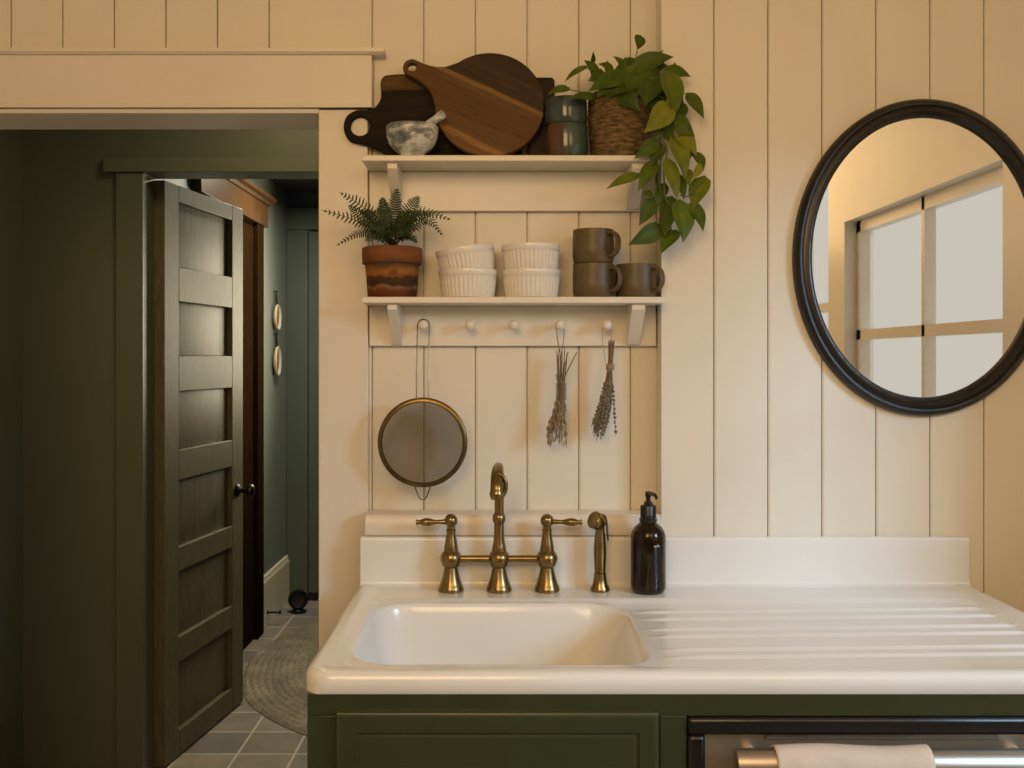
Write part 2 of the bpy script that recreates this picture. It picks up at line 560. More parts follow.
M['terracotta'] = m_terracotta()
M['pothosleaf'] = m_leaf('pothos_leaf', (0.018, 0.045, 0.006), (0.100, 0.150, 0.012), (0.31, 0.30, 0.026), 0.45)
M['fernleaf'] = m_leaf('fern_leaf', (0.010, 0.028, 0.008), (0.030, 0.062, 0.014), (0.075, 0.115, 0.028), 0.5)
M['mug'] = m_glaze('olive_brown_stoneware', [(0.3, (0.098, 0.067, 0.025)), (0.7, (0.135, 0.094, 0.036))], 0.42, 30)
M['teal'] = m_glaze('teal_glaze', [(0.3, (0.035, 0.052, 0.048)), (0.7, (0.075, 0.095, 0.085))], 0.1, 16)
def m_rust():
    t = NT('rust_and_teal_glaze').set(Roughness=0.1)
    sep = t.n('ShaderNodeSeparateXYZ'); t.l(t.coord(), sep.inputs[0])
    n = t.noise(t.coord(), 22, 4)
    a = t.n('ShaderNodeMath', operation='MULTIPLY_ADD'); t.l(n, a.inputs[0]); a.inputs[1].default_value = 0.03; t.l(sep.outputs[0], a.inputs[2])
    mr = t.n('ShaderNodeMapRange'); mr.inputs['From Min'].default_value = -0.03; mr.inputs['From Max'].default_value = 0.05
    t.l(a.outputs[0], mr.inputs['Value'])
    t.l(t.ramp(mr.outputs[0], [(0.0, (0.13, 0.058, 0.026)), (0.28, (0.10, 0.05, 0.026)), (0.40, (0.08, 0.06, 0.045)), (0.52, (0.075, 0.098, 0.080)), (1.0, (0.055, 0.085, 0.070))]), t.b.inputs['Base Color'])
    t.bump(t.noise(t.coord(), 40), 0.08)
    return t.m


M['rustglaze'] = m_rust()
M['sievemesh'] = m_mesh()
M['tiles'] = m_tiles()
M['rug'] = m_rug()
M['basket'] = m_basket()
M['amber'] = m_glass_amber()
M['marble'] = m_marble()
M['mirror'] = mat('mirror_silver', (0.90, 0.90, 0.88), 0.015, 1.0)
M['towel'] = mat('linen_towel', (0.66, 0.55, 0.45), 0.9, vary=0.08, vscale=30, bump=0.35, bscale=500)

# ------------------------------------------------------------------ the kitchen shell
XL, XR, YF, ZC = -1.9, 1.4, -4.2, 2.62
PW = 0.1153


def plank_profile(x0, x1, y, g0, w, back):
    """(x, y) outline of boarding with V grooves at g0 + k*w"""
    pts = [(x0, back), (x0, y)]
    k = math.ceil((x0 + 0.004 - g0) / w)
    while g0 + k * w < x1 - 0.004:
        g = g0 + k * w
        pts += [(g - 0.0020, y), (g - 0.0014, y + 0.0015), (g - 0.0012, y + 0.010), (g + 0.0012, y + 0.010), (g + 0.0014, y + 0.0012), (g + 0.0034, y + 0.0012), (g + 0.0044, y)]
        k += 1
    return pts + [(x1, y), (x1, back)]


OPX0, OPX1, OPZ = -1.22, -0.4116, 1.9707       # doorway from the kitchen into the hall
bm = bmesh.new()
prism(bm, plank_profile(OPX1, XR, 0, -0.181, PW, 0.13), 'z', 0, ZC)
prism(bm, plank_profile(XL, OPX0, 0, -0.181, PW, 0.13), 'z', 0, ZC)
prism(bm, plank_profile(OPX0, OPX1, 0, -0.181, PW, 0.13), 'z', OPZ, ZC)
struct('wall_back', bm, M['wall'], 'cream boarded kitchen wall with vertical grooves behind the shelves and sink', 'wall', smooth=0)
bm = bmesh.new()
prism(bm, plank_profile(0.3383, XR, -0.07, 0.4518, 0.1168, -0.002), 'z', 0, ZC)
struct('wall_back_projection', bm, M['wall'], 'cream boarded wall section standing forward, carrying the oval mirror', 'wall', smooth=0)
bm = bmesh.new(); box(bm, XL, XR, YF, 4.0, -0.06, 0)
struct('floor', bm, M['tiles'], 'grey slate square tiled floor with pale grout', 'floor', smooth=0)
bm = bmesh.new(); box(bm, XL, XR, YF, 0.0, ZC, ZC + 0.06)
struct('ceiling', bm, M['ceiling'], 'cream kitchen ceiling', 'ceiling', smooth=0)
bm = bmesh.new(); box(bm, XL - 0.1, XL, YF, 0.13, 0, ZC)
struct('wall_left', bm, M['wall'], 'cream kitchen wall on the left', 'wall', smooth=0)


bm = bmesh.new()
for y0, y1, z0, z1 in ((YF, -3.2, 0, ZC), (-3.2, -2.2, 0, 1.05), (-3.2, -2.2, 2.25, ZC), (-2.2, -2.0, 0, ZC), (-2.0, -0.72, 0, 1.05), (-2.0, -0.72, 1.98, ZC), (-0.72, 0.13, 0, ZC)):
    box(bm, XR, XR + 0.12, y0, y1, z0, z1)
struct('wall_right', bm, M['wall'], 'cream kitchen wall on the right with two windows', 'wall', smooth=0)
bm = bmesh.new(); box(bm, XL, XR, YF - 0.1, YF, 0, ZC)
struct('wall_front', bm, M['wall'], 'cream kitchen wall behind the viewer', 'wall', smooth=0)


def window(name, plane, h0, h1, z0, z1, t0, t1, label):
    bm = bmesh.new()
    w = 0.045
    bars = [(h0, h0 + w, z0, z1), (h1 - w, h1, z0, z1), (h0, h1, z0, z0 + w), (h0, h1, z1 - w, z1),
            (h0, h1, (z0 + z1) / 2 - 0.02, (z0 + z1) / 2 + 0.02), ((h0 + h1) / 2 - 0.012, (h0 + h1) / 2 + 0.012, z0, z1)]
    for (p, q, u, v) in bars:
        if plane == 'x': box(bm, t0, t1, p, q, u, v)
        else: box(bm, p, q, t0, t1, u, v)
    return struct(name, bm, M['trim'], label, 'window', smooth=0)


window('window_1', 'x', -2.0, -0.72, 1.05, 1.98, XR + 0.05, XR + 0.09, 'white sash window in the right kitchen wall, nearer the sink')
window('window_2', 'x', -3.2, -2.2, 1.05, 2.25, XR + 0.05, XR + 0.09, 'white sash window in the right kitchen wall, seen in the mirror edge')

# doorway casing, head board and cap of the kitchen side
bm = bmesh.new()
box(bm, OPX1 - 0.001, -0.3035, -0.02, 0.0, 0, 1.9705)
struct('trim_1', bm, M['trim'], 'cream flat door casing left of the shelves and sink', 'door casing', bevel=0.002)
bm = bmesh.new()
box(bm, OPX0 - 0.11, OPX0, -0.02, 0.0, 0, 1.9705)
struct('trim_2', bm, M['trim'], 'cream flat door casing at the far left of the doorway', 'door casing', bevel=0.002)
bm = bmesh.new()
box(bm, OPX0 - 0.125, -0.2935, -0.030, 0.0, 1.9712, 2.0878)
box(bm, OPX0 - 0.125, -0.2925, -0.034, 0.0, 1.9712, 1.979)
struct('trim_3', bm, M['trim'], 'cream head board across the top of the doorway', 'door casing', bevel=0.0015)
bm = bmesh.new()
prism(bm, [(0, 2.088), (-0.034, 2.088), (-0.036, 2.090), (-0.041, 2.092), (-0.042, 2.096), (-0.042, 2.1), (0, 2.1)], 'x', OPX0 - 0.15, -0.2655)
struct('trim_4', bm, M['trim'], 'cream moulded cap strip above the doorway head board', 'moulding', smooth=30)
bm = bmesh.new()
box(bm, OPX0, OPX1, -0.024, 0.131, 1.9610, 1.9708)
box(bm, OPX0, OPX0 + 0.012, -0.001, 0.131, 0, 1.961)
box(bm, OPX1 - 0.002, OPX1, -0.001, 0.131, 0, 1.961)
struct('trim_5', bm, M['trim'], 'cream jamb lining inside the kitchen doorway', 'door jamb', smooth=0)

# ledge board filling the recess just above the sink back
bm = bmesh.new()
zb, zt = 1.0354, 1.0815
prism(bm, [(-0.002, zb), (-0.0705, zb), (-0.0735, zb + 0.004), (-0.0745, zb + 0.010), (-0.0745, zt - 0.014), (-0.0715, zt - 0.008), (-0.0715, zt - 0.003), (-0.069, zt), (-0.002, zt)], 'x', -0.302, 0.3375)
struct('trim_6', bm, M['trim'], 'cream ledge board in the recess just above the sink back', 'ledge', smooth=30, bevel=0.001)

# ------------------------------------------------------------------ the hall seen through the doorway
HX = -1.28                                       # left wall of the far room
W2, W2b, HEAD = 1.10, 1.20, 2.04                 # second doorway
bm = bmesh.new()
box(bm, -1.62, -1.21, W2, W2b, 0, 2.5)
box(bm, -0.36, 1.0, W2, W2b, 0, 2.5)
box(bm, -1.21, -0.36, W2, W2b, HEAD, 2.5)
struct('wall_hall', bm, M['hallgreen'], 'dark green hall wall above the inner doorway', 'wall', smooth=0)
bm = bmesh.new()
box(bm, -1.34, -0.22, W2 - 0.03, W2, HEAD, HEAD + 0.05)
box(bm, -1.30, -1.21, W2 - 0.02, W2, 0, HEAD)
box(bm, -0.36, -0.27, W2 - 0.02, W2, 0, HEAD)
struct('trim_7', bm, M['hallgreen'], 'dark green casing of the inner hall doorway', 'door casing', bevel=0.002)
bm = bmesh.new()
box(bm, -1.72, -1.62, 0.13, W2b, 0, 2.5)
box(bm, -0.22, -0.12, 0.13, W2, 0, 2.5)
struct('wall_hall_side', bm, M['hallgreen'], 'dark green side walls of the narrow passage', 'wall', smooth=0)
bm = bmesh.new()
box(bm, HX - 0.1, HX, W2b, 3.65, 0, 2.5)
struct('wall_hall_left', bm, M['hallwall'], 'grey green hall wall carrying the two hanging ornaments', 'wall', smooth=0)
bm = bmesh.new()
box(bm, HX - 0.1, 1.1, 3.55, 3.65, 0, 2.5)
struct('wall_hall_far', bm, M['halldoor'], 'dark green wall at the far end of the hall', 'wall', smooth=0)
bm = bmesh.new()
box(bm, 1.0, 1.1, W2, 3.65, 0, 2.5)
struct('wall_hall_right', bm, M['hallwall'], 'grey green hall wall on the right', 'wall', smooth=0)
bm = bmesh.new()
box(bm, -1.72, 1.1, W2b, 3.65, 2.39, 2.45)
box(bm, -1.72, 1.1, 0.13, W2, 2.44, 2.5)
struct('ceiling_hall', bm, M['hallceil'], 'dark hall ceiling', 'ceiling', smooth=0)
bm = bmesh.new()
prism(bm, [(HX, 0), (HX + 0.018, 0), (HX + 0.018, 0.235), (HX + 0.012, 0.245), (HX + 0.010, 0.262), (HX, 0.268)], 'y', 2.895, 3.55)
struct('baseboard_left', bm, M['basepaint'], 'tall pale baseboard on the left hall wall', 'baseboard', smooth=30)

# far green door with its casing
bm = bmesh.new()
box(bm, HX + 0.001, -1.155, 3.53, 3.55, 0, 2.17)
box(bm, HX + 0.001, -0.20, 3.52, 3.55, 2.17, 2.30)
box(bm, -0.33, -0.20, 3.53, 3.55, 0, 2.17)
struct('trim_8', bm, M['halldoor'], 'dark green flat casing round the far hall door', 'door casing', bevel=0.002)
d2 = thing('door_2', 'dark green closed door at the far end of the hall', 'door', (-1.150, 3.549, 0.012))
d2['kind'] = 'structure'
bm = bmesh.new()
W_, H_ = 0.815, 2.15
box(bm, 0, 0.11, -0.012, 0, 0, H_); box(bm, W_ - 0.11, W_, -0.012, 0, 0, H_)
for z0, z1 in ((0, 0.22), (0.95, 1.07), (H_ - 0.12, H_)):
    box(bm, 0.11, W_ - 0.11, -0.012, 0, z0, z1)
obj('door_leaf', bm, M['halldoor'], d2, bevel=0.002)
for z0, z1 in ((0.22, 0.95), (1.07, H_ - 0.12)):
    bm = bmesh.new(); box(bm, 0.111, W_ - 0.111, -0.005, 0, z0 + .001, z1 - .001)
    obj('door_panel', bm, M['halldoor'], d2)
bm = bmesh.new(); box(bm, 0.0, W_, -0.022, -0.012, 0.0, 0.035)
obj('door_sweep', bm, M['black'], d2)

# red-brown wooden doorway in the left hall wall
bm = bmesh.new()
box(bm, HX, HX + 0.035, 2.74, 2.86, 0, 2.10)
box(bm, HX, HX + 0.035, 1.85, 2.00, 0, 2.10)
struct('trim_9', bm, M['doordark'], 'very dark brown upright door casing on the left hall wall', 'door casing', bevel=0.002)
bm = bmesh.new()
box(bm, HX, HX + 0.042, 1.80, 2.93, 2.10, 2.215)
struct('trim_11', bm, M['casingwood'], 'orange brown wooden head board over the dark hall door', 'door casing', bevel=0.002)
bm = bmesh.new()
prism(bm, [(HX, 2.2155), (HX + 0.05, 2.2155), (HX + 0.058, 2.23), (HX + 0.075, 2.24), (HX + 0.078, 2.255), (HX, 2.258)], 'y', 1.77, 2.965)
struct('trim_10', bm, M['casingwood'], 'wooden cap moulding above the orange brown head board', 'moulding', smooth=30)
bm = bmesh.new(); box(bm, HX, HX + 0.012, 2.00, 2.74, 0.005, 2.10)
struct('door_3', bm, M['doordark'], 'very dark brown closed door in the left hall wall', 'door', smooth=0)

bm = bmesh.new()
box(bm, HX, HX + 0.022, 2.8605, 2.893, 0.0, 2.099)  # added strip, its pale colour stands in for light on the casing edge
struct('trim_lit_edge', bm, M['basepaint'], 'narrow pale strip added as the lit edge of the dark hall door casing', 'moulding', bevel=0.002)

# dark panelled door standing open into the far room
DW, DT, DH = 0.66, 0.04, 2.025
hinge = Vector((-1.078 - 0.145 * DW, 1.837 - 0.9894 * DW, 0.008))
ang = math.atan2(0.9894, 0.145)
d1 = thing('door_1', 'dark panelled wooden door standing open into the hall', 'door', hinge, (0, 0, ang))
d1['kind'] = 'structure'
# local x runs from hinge to latch; the face towards the kitchen is local -y
bm = bmesh.new()
ST = 0.105
box(bm, 0, ST, 0, DT, 0, DH); box(bm, DW - ST, DW, 0, DT, 0, DH)
dist = 4.0
pan = [(225, 281), (311, 358), (389, 440), (466, 524), (545, 602), (624, 683)]
pz = [(CAMZ - (b - CY) * dist / F, CAMZ - (a - CY) * dist / F) for a, b in pan]
edges = [DH] + [e for (lo, hi) in pz for e in (hi, lo)] + [0]
for i in range(0, len(edges), 2):
    box(bm, ST, DW - ST, 0, DT, edges[i + 1], edges[i])
obj('door_frame', bm, M['doorwood'], d1, bevel=0.0025)
for lo, hi in pz:
    bm = bmesh.new()
    y0 = 0.020
    m_ = 0.008
    v = [bm.verts.new(p) for p in ((ST, y0, lo), (DW - ST, y0, lo), (DW - ST, y0, hi), (ST, y0, hi),
                                   (ST + m_, y0 - 0.002, lo + m_), (DW - ST - m_, y0 - 0.002, lo + m_), (DW - ST - m_, y0 - 0.002, hi - m_), (ST + m_, y0 - 0.002, hi - m_))]
    for f in ((4, 5, 6, 7), (0, 1, 5, 4), (1, 2, 6, 5), (2, 3, 7, 6), (3, 0, 4, 7)):
        bm.faces.new([v[i] for i in f])
    box(bm, ST, DW - ST, y0 + 0.0005, y0 + 0.01, lo, hi)
    obj('door_panel', bm, M['doorwood'], d1)
kz = CAMZ - (491 - CY) * 4.0 / F
kn = link(bpy.data.objects.new('door_knob', None), d1); kn.location = (DW - 0.06, 0, kz); kn.rotation_euler = (R(90), 0, 0)
bm = bmesh.new(); lathe(bm, [(0, 0), (0.027, 0), (0.027, 0.004), (0.022, 0.009), (0.012, 0.012), (0, 0.013)], 28)
obj('rosette', bm, M['iron'], kn)
bm = bmesh.new(); lathe(bm, [(0, 0.010), (0.010, 0.010), (0.010, 0.036), (0.016, 0.040), (0.026, 0.047), (0.0285, 0.056), (0.025, 0.066), (0.015, 0.072), (0, 0.074)], 28)
obj('handle_ball', bm, M['knob'], kn)

# round braided rug
bm = bmesh.new()
n_coil = 30
prof = []
for i in range(n_coil * 4 + 1):
    r = i / (n_coil * 4)
    prof.append((r, 0.006 + 0.007 * abs(math.sin(math.pi * r * n_coil)) if r < 1 else 0.006))
prof[0] = (0, 0.008)
prof += [(1.006, 0.003), (1.004, 0.0006), (0, 0.0006)]
lathe(bm, prof, 110, sx=0.89, sy=1.07, rf=lambda t, k, r: r * (1 + 0.004 * math.sin(9 * t)))
o = obj('rug', bm, M['rug'], loc=(-0.30, 2.42, 0), smooth=60)
tag(o, 'round braided jute rug on the tiled hall floor', 'rug')

# two pale oval ornaments hanging on the hall wall
for (px, py, hh, lab) in ((277.5, 317, 0.072, 'upper of two small pale oval ornaments hanging on the hall wall'),
                          (278.5, 361, 0.082, 'lower of two small oval ornaments, floral centre, on the hall wall')):
    Yo = 3.22
    z = CAMZ - (py - CY) * (Yo - CAMY) / F
    t = thing('wall_ornament', lab, 'wall ornament', (HX, Yo, z), (0, 0, 0), 'oval ornaments on the hall wall')
    Mx = Matrix.Rotation(R(90), 4, 'Y') @ Matrix.Rotation(R(0), 4, 'Z')
    bm = bmesh.new()
    lathe(bm, [(0, 0.004), (0.60, 0.004), (0.95, 0.018), (1.0, 0.026), (0.96, 0.030), (0.80, 0.024), (0.74, 0.020)], 36, M=Mx @ Matrix.Diagonal((hh, 0.062, 1, 1)))
    obj('rim', bm, M['orn'], t)
    bm = bmesh.new()
    lathe(bm, [(0.76, 0.0195), (0.45, 0.024), (0, 0.027)], 36, M=Mx @ Matrix.Diagonal((hh, 0.062, 1, 1)))
    obj('centre_panel', bm, M['ornin'], t)
    bm = bmesh.new()
    tube(bm, [(0.016, -0.02, hh * 0.92), (0.012, -0.006, hh + 0.07), (0.012, 0.006, hh + 0.07), (0.016, 0.02, hh * 0.92)], 0.0035, 8)
    tube(bm, [(0, 0, hh + 0.068), (0.022, 0, hh + 0.070)], 0.004, 8)
    obj('hanging_cord', bm, M['iron'], t)

# small round iron doorstop and the thin rod stop on the baseboard
t = thing('doorstop', 'small black round doorstop on the hall floor before the far door', 'doorstop', (-1.155, 3.27, 0), (0, 0, R(12)))
bm = bmesh.new()
Mx = Matrix.Translation((0, 0, 0.072)) @ Matrix.Rotation(R(80), 4, 'X')
lathe(bm, [(0, -0.022), (0.036, -0.024), (0.052, -0.016), (0.056, 0), (0.052, 0.016), (0.045, 0.024), (0.037, 0.016), (0, 0.012)], 36, M=Mx)
obj('wheel', bm, M['iron'], t)
bm = bmesh.new(); lathe(bm, [(0, 0), (0.045, 0), (0.045, 0.008), (0.032, 0.014), (0.022, 0.026), (0, 0.026)], 24)
obj('base', bm, M['iron'], t)
bm = bmesh.new()
lathe(bm, [(0, 0.0), (0.010, 0), (0.010, 0.004), (0.005, 0.006), (0.005, 0.060), (0.009, 0.062), (0.009, 0.074), (0, 0.076)], 14, M=Matrix.Rotation(R(90), 4, 'Y'))
o = obj('rod_doorstop', bm, M['iron'], loc=(HX + 0.018, 3.0, 0.07))
tag(o, 'thin black rod doorstop sticking out of the hall baseboard', 'doorstop')

# ------------------------------------------------------------------ the sink
SX0, SX1, SYF, SYB, SZ = -0.3155, 1.00, -0.676, -0.086, 0.9285


def sstep(a, b, x):
    t = max(0, min(1, (x - a) / (b - a)))
    return t * t * (3 - 2 * t)


def sd_rr(x, y, cx, cy, hx, hy, r):
    qx, qy = abs(x - cx) - hx + r, abs(y - cy) - hy + r
    return math.hypot(max(qx, 0), max(qy, 0)) + min(max(qx, qy), 0) - r


RIDGES = [(-0.248, 0.250), (-0.300, 0.260), (-0.370, 0.264), (-0.416, 0.266), (-0.496, 0.270), (-0.539, 0.270)]


def sink_z(x, y):
    d = min(x - SX0, SX1 - x, y - SYF)
    z = 0.0
    r = 0.014
    # raised rolled rim on the three free sides
    z += 0.006 * (1 - sstep(0.022, 0.050, d))
    if d < r:
        z -= r - math.sqrt(max(0, r * r - (r - d) ** 2))
    # shallow recess holding basin and drainboard
    rec = -sd_rr(x, y, (SX0 + SX1) / 2, (-0.635 - 0.178) / 2, (SX1 - SX0) / 2 - 0.044, (0.635 - 0.178) / 2, 0.05)
    rr = sstep(0, 0.022, rec)
    z -= 0.005 * rr
    slope = max(0, min(1, (0.95 - x) / 0.70)) * sstep(0.16, 0.26, x)
    z -= 0.008 * slope * sstep(0.0, 0.05, rec)
    # ridges of the drainboard
    for ry, rx in RIDGES:
        dy = abs(y - ry)
        if dy < 0.011 and x > rx - 0.03:
            z += 0.0042 * (0.5 + 0.5 * math.cos(math.pi * dy / 0.011)) * sstep(rx - 0.02, rx + 0.06, x) * sstep(0.955, 0.925, x)
    # basin
    k = (y + 0.20) / -0.40
    xl, xr = -0.266 + 0.004 * k, 0.246
    s = -sd_rr(x, y, (xl + xr) / 2, -0.402, (xr - xl) / 2, 0.198, 0.085)
    if s > 0:
        w = 0.045 + 0.04 * sstep(0.12, 0.24, x)
        u = min(1, s / w)
        z -= 0.185 * (u * u * (3 - 2 * u)) + 0.004 * sstep(w, 0.2, s)
    return z


bm = bmesh.new()
nx, ny = 450, 210
RC = 0.045
grid = []
for j in range(ny + 1):
    row = []
    for i in range(nx + 1):
        # the basin end gets the finer columns
        u = i / nx
        x = SX0 + (SX1 - SX0) * (0.72 * u + 0.28 * u * u)
        y = SYF + (SYB - SYF) * j / ny
        z = sink_z(x, y)
        for cx, sgn in ((SX0 + RC, -1), (SX1 - RC, 1)):
            a, b = (x - cx) * sgn / RC, (SYF + RC - y) / RC
            if a > 0 and b > 0:
                L, mxx = math.hypot(a, b), max(a, b)
                x, y = cx + sgn * RC * a / L * mxx, SYF + RC - RC * b / L * mxx
        row.append(bm.verts.new((x, y, SZ + z)))
    grid.append(row)
for j in range(ny):
    for i in range(nx):
        bm.faces.new((grid[j][i], grid[j][i + 1], grid[j + 1][i + 1], grid[j + 1][i]))
edge = [grid[j][0] for j in range(ny, -1, -1)] + grid[0][1:] + [grid[j][nx] for j in range(1, ny + 1)]
prev = edge
for zz, inset in ((0.915, 0), (0.906, 0.001), (0.9005, 0.004), (0.9005, 0.03)):
    cur = []
    for v in edge:
        c = Vector(((SX0 + SX1) / 2, (SYF + SYB) / 2, 0))
        x = max(SX0 + inset, min(SX1 - inset, v.co.x)) if inset else v.co.x
        y = max(SYF + inset, v.co.y) if inset else v.co.y
        cur.append(bm.verts.new((x, y, zz)))
    for a in range(len(edge) - 1):
        bm.faces.new((prev[a], prev[a + 1], cur[a + 1], cur[a]))
    prev = cur
bmesh.ops.remove_doubles(bm, verts=bm.verts[:], dist=1e-6)
sink = thing('kitchen_sink', 'white enamel farmhouse sink with ridged drainboard above the green cabinet', 'sink', (0, 0, 0))
obj('basin', bm, M['enamel'], sink, smooth=50)
bm = bmesh.new()
zt = 1.0350
prof = [(-0.0715, 0.905), (-0.096, 0.905), (-0.096, SZ - 0.0005)]
for i in range(7):
    a = R(90) * i / 6
    prof.append((-0.0945 + 0.0125 * math.sin(a), SZ + 0.0126 - 0.0124 * math.cos(a)))
prof += [(-0.0815, 0.99), (-0.0815, zt - 0.007), (-0.0800, zt - 0.002), (-0.0770, zt), (-0.0715, zt)]
prism(bm, prof, 'x', -0.312, SX1)
obj('back_splash', bm, M['enamel'], sink, smooth=50, bevel=0.002)
bm = bmesh.new(); lathe(bm, [(0, 0), (0.030, 0), (0.043, 0.002), (0.045, 0.005), (0.034, 0.004), (0.028, -0.004), (0, -0.006)], 32)
obj('drain', bm, M['brass'], sink, loc=(-0.02, -0.40, SZ - 0.1935))

# ------------------------------------------------------------------ sink cabinet and dishwasher
YC = -0.652
cab = thing('sink_cabinet', 'dark green painted base cabinet under the white sink', 'cabinet', (0, 0, 0))
CZ = 0.9003
DWX0, DWX1, DWZ = 0.282, 0.890, 0.8650
for a, b in ((-0.306, -0.288), (0.264, DWX0 - 0.001), (DWX1 + 0.001, 0.996)):
    bm = bmesh.new(); box(bm, a, b, YC, -0.085, 0.0, CZ)
    obj('side_panel', bm, M['green'], cab, bevel=0.0015)
bm = bmesh.new(); box(bm, -0.288, 0.264, -0.62, -0.085, 0.10, 0.115)
obj('bottom_panel', bm, M['green'], cab)
bm = bmesh.new(); box(bm, -0.288, 0.264, -0.60, -0.585, 0.0, 0.10)
obj('toe_kick', bm, M['green'], cab)
bm = bmesh.new()
box(bm, -0.306, 0.996, YC - 0.018, YC, DWZ + 0.001, CZ)
box(bm, -0.306, -0.258, YC - 0.018, YC, 0.10, DWZ + 0.001)
box(bm, 0.240, DWX0 - 0.001, YC - 0.018, YC, 0.10, DWZ + 0.001)
box(bm, -0.258, 0.240, YC - 0.018, YC, 0.10, 0.14)
obj('face_frame', bm, M['green'], cab, bevel=0.001)
# door with a moulded edge and a raised field
dx0, dx1, dz0, dz1 = (335 - CX) * 1.492 / F, (660 - CX) * 1.492 / F, 0.15, CAMZ - (712.5 - CY) * 1.492 / F
rings = [(0, 0.0), (0, 0.012), (0.002, 0.0165), (0.006, 0.0185), (0.010, 0.019), (0.031, 0.019), (0.033, 0.0165), (0.036, 0.0155), (0.039, 0.0165), (0.042, 0.0170)]
bm = bmesh.new()
pr = None
for ins, dep in rings:
    y = YC - 0.018 - dep
    cur = [bm.verts.new(p) for p in ((dx0 + ins, y, dz0 + ins), (dx1 - ins, y, dz0 + ins), (dx1 - ins, y, dz1 - ins), (dx0 + ins, y, dz1 - ins))]
    if pr:
        for i in range(4):
            bm.faces.new((pr[i], pr[(i + 1) % 4], cur[(i + 1) % 4], cur[i]))
    else:
        bm.faces.new(cur[::-1])
    pr = cur
bm.faces.new(pr)
obj('cabinet_door', bm, M['green'], cab, smooth=25)

dwr = thing('dishwasher', 'stainless steel dishwasher with black frame beside the green cabinet door', 'dishwasher', (DWX0, YC, 0))
w = DWX1 - DWX0
bm = bmesh.new()
fr = 0.0275
fy = -0.024
for (a, b, c, d) in ((0, w, DWZ - fr, DWZ), (0, fr, 0.12, DWZ - fr), (w - fr, w, 0.12, DWZ - fr)):
    box(bm, a, b, fy, 0.02, c, d)
obj('outer_frame', bm, M['black'], dwr, bevel=0.006)
bm = bmesh.new(); box(bm, fr, w - fr, -0.008, 0.50, 0.12, DWZ - fr)
obj('door_panel', bm, M['steel'], dwr, bevel=0.002)
bm = bmesh.new(); box(bm, 0.122, w - 0.122, -0.0105, -0.008, 0.826, DWZ - fr - 0.001)
obj('control_strip', bm, M['steeldark'], dwr, bevel=0.001)
bm = bmesh.new(); box(bm, 0.0, w, 0.05, 0.5, 0.0, 0.12)
obj('kick_plate', bm, M['black'], dwr)
bm = bmesh.new()
HZ, HY, HR = 0.8065, -0.052, 0.0220
bl = 0.066
tube(bm, [(bl, HY, HZ), (bl + 0.001, HY, HZ), (bl + 0.005, HY, HZ), (w - bl - 0.005, HY, HZ), (w - bl - 0.001, HY, HZ), (w - bl, HY, HZ)], [HR * 0.8, HR * 0.93, HR, HR, HR * 0.93, HR * 0.8], 28)
for hx_ in (bl + 0.032, w - bl - 0.032):
    tube(bm, [(hx_, -0.006, HZ), (hx_, HY, HZ)], 0.010, 14)
obj('handle_bar', bm, M['steel'], dwr)
# towel over the bar
bm = bmesh.new()
tx0, tx1 = (774 - CX) * 1.475 / F, 0.64
nu, nv = 46, 60
Lf, Lb = 0.34, 0.26
rows = []
for i in range(nu + 1):
    x = tx0 + (tx1 - tx0) * i / nu
    col = []
    for j in range(nv + 1):
        s = -Lb + (Lb + Lf) * j / nv
        arc = math.pi * (HR + 0.003) / 2
        rr = HR + 0.003
        if abs(s) <= arc:
            a = s / rr
            y, z = -math.sin(a) * rr, math.cos(a) * rr
            fo = 0
        else:
            dn = abs(s) - arc
            y, z = (-rr if s > 0 else rr), -dn
            fo = min(1, dn / 0.1)
        wob = (0.007 * math.sin(x * 48 + 0.6) + 0.004 * math.sin(x * 111)) * fo
        y += (-abs(wob) - 0.004 * fo) if s > 0 else 0.3 * wob
        if s < 0: y = min(y, 0.037)
        col.append(bm.verts.new((x + 0.012 * fo * (i / nu - 0.5), YC + HY + y, HZ + z + 0.002 * math.sin(x * 30))))
    rows.append(col)
for i in range(nu):
    for j in range(nv):
        bm.faces.new((rows[i][j], rows[i + 1][j], rows[i + 1][j + 1], rows[i][j + 1]))
o = obj('dish_towel', bm, M['towel'], smooth=80)
md = o.modifiers.new('thickness', 'SOLIDIFY'); md.thickness = 0.0022; md.offset = 1
tag(o, 'pale pinkish linen towel hung over the dishwasher handle', 'towel')

# ------------------------------------------------------------------ shelves
SF = -0.128                                       # shelf front edge
BBX0, BBX1 = -0.3005, 0.3350


def bracket(parent, x0, ztop, zbot, th=0.021):
    bm = bmesh.new()
    pts = [(-0.017, ztop), (-0.113, ztop), (-0.113, ztop - 0.012)]
    h = ztop - zbot
    pts += [(-0.027, zbot + 0.004)]
    pts += [(-0.021, zbot + 0.003), (-0.017, zbot + 0.003)]
    prism(bm, pts, 'x', x0, x0 + th)
    return obj('bracket', bm, M['shelf'], parent, smooth=25, bevel=0.001)


def wall_shelf(label, ztop, zbot, th, x1):
    t = thing('wall_shelf', label, 'shelf', (0, 0, 0), group='white wall shelves above the sink')
    bm = bmesh.new(); box(bm, BBX0, BBX1, -0.0175, -0.001, zbot, ztop - th - 0.0003)
    obj('backboard', bm, M['shelf'], t, bevel=0.0015)
    bm = bmesh.new(); box(bm, -0.3022, x1, SF, -0.001, ztop - th, ztop)
    obj('shelf_board', bm, M['shelf'], t, bevel=0.0022)
    bracket(t, -0.2495, ztop - th - 0.0003, zbot)
    bracket(t, 0.2690, ztop - th - 0.0003, zbot, 0.028)
    return t


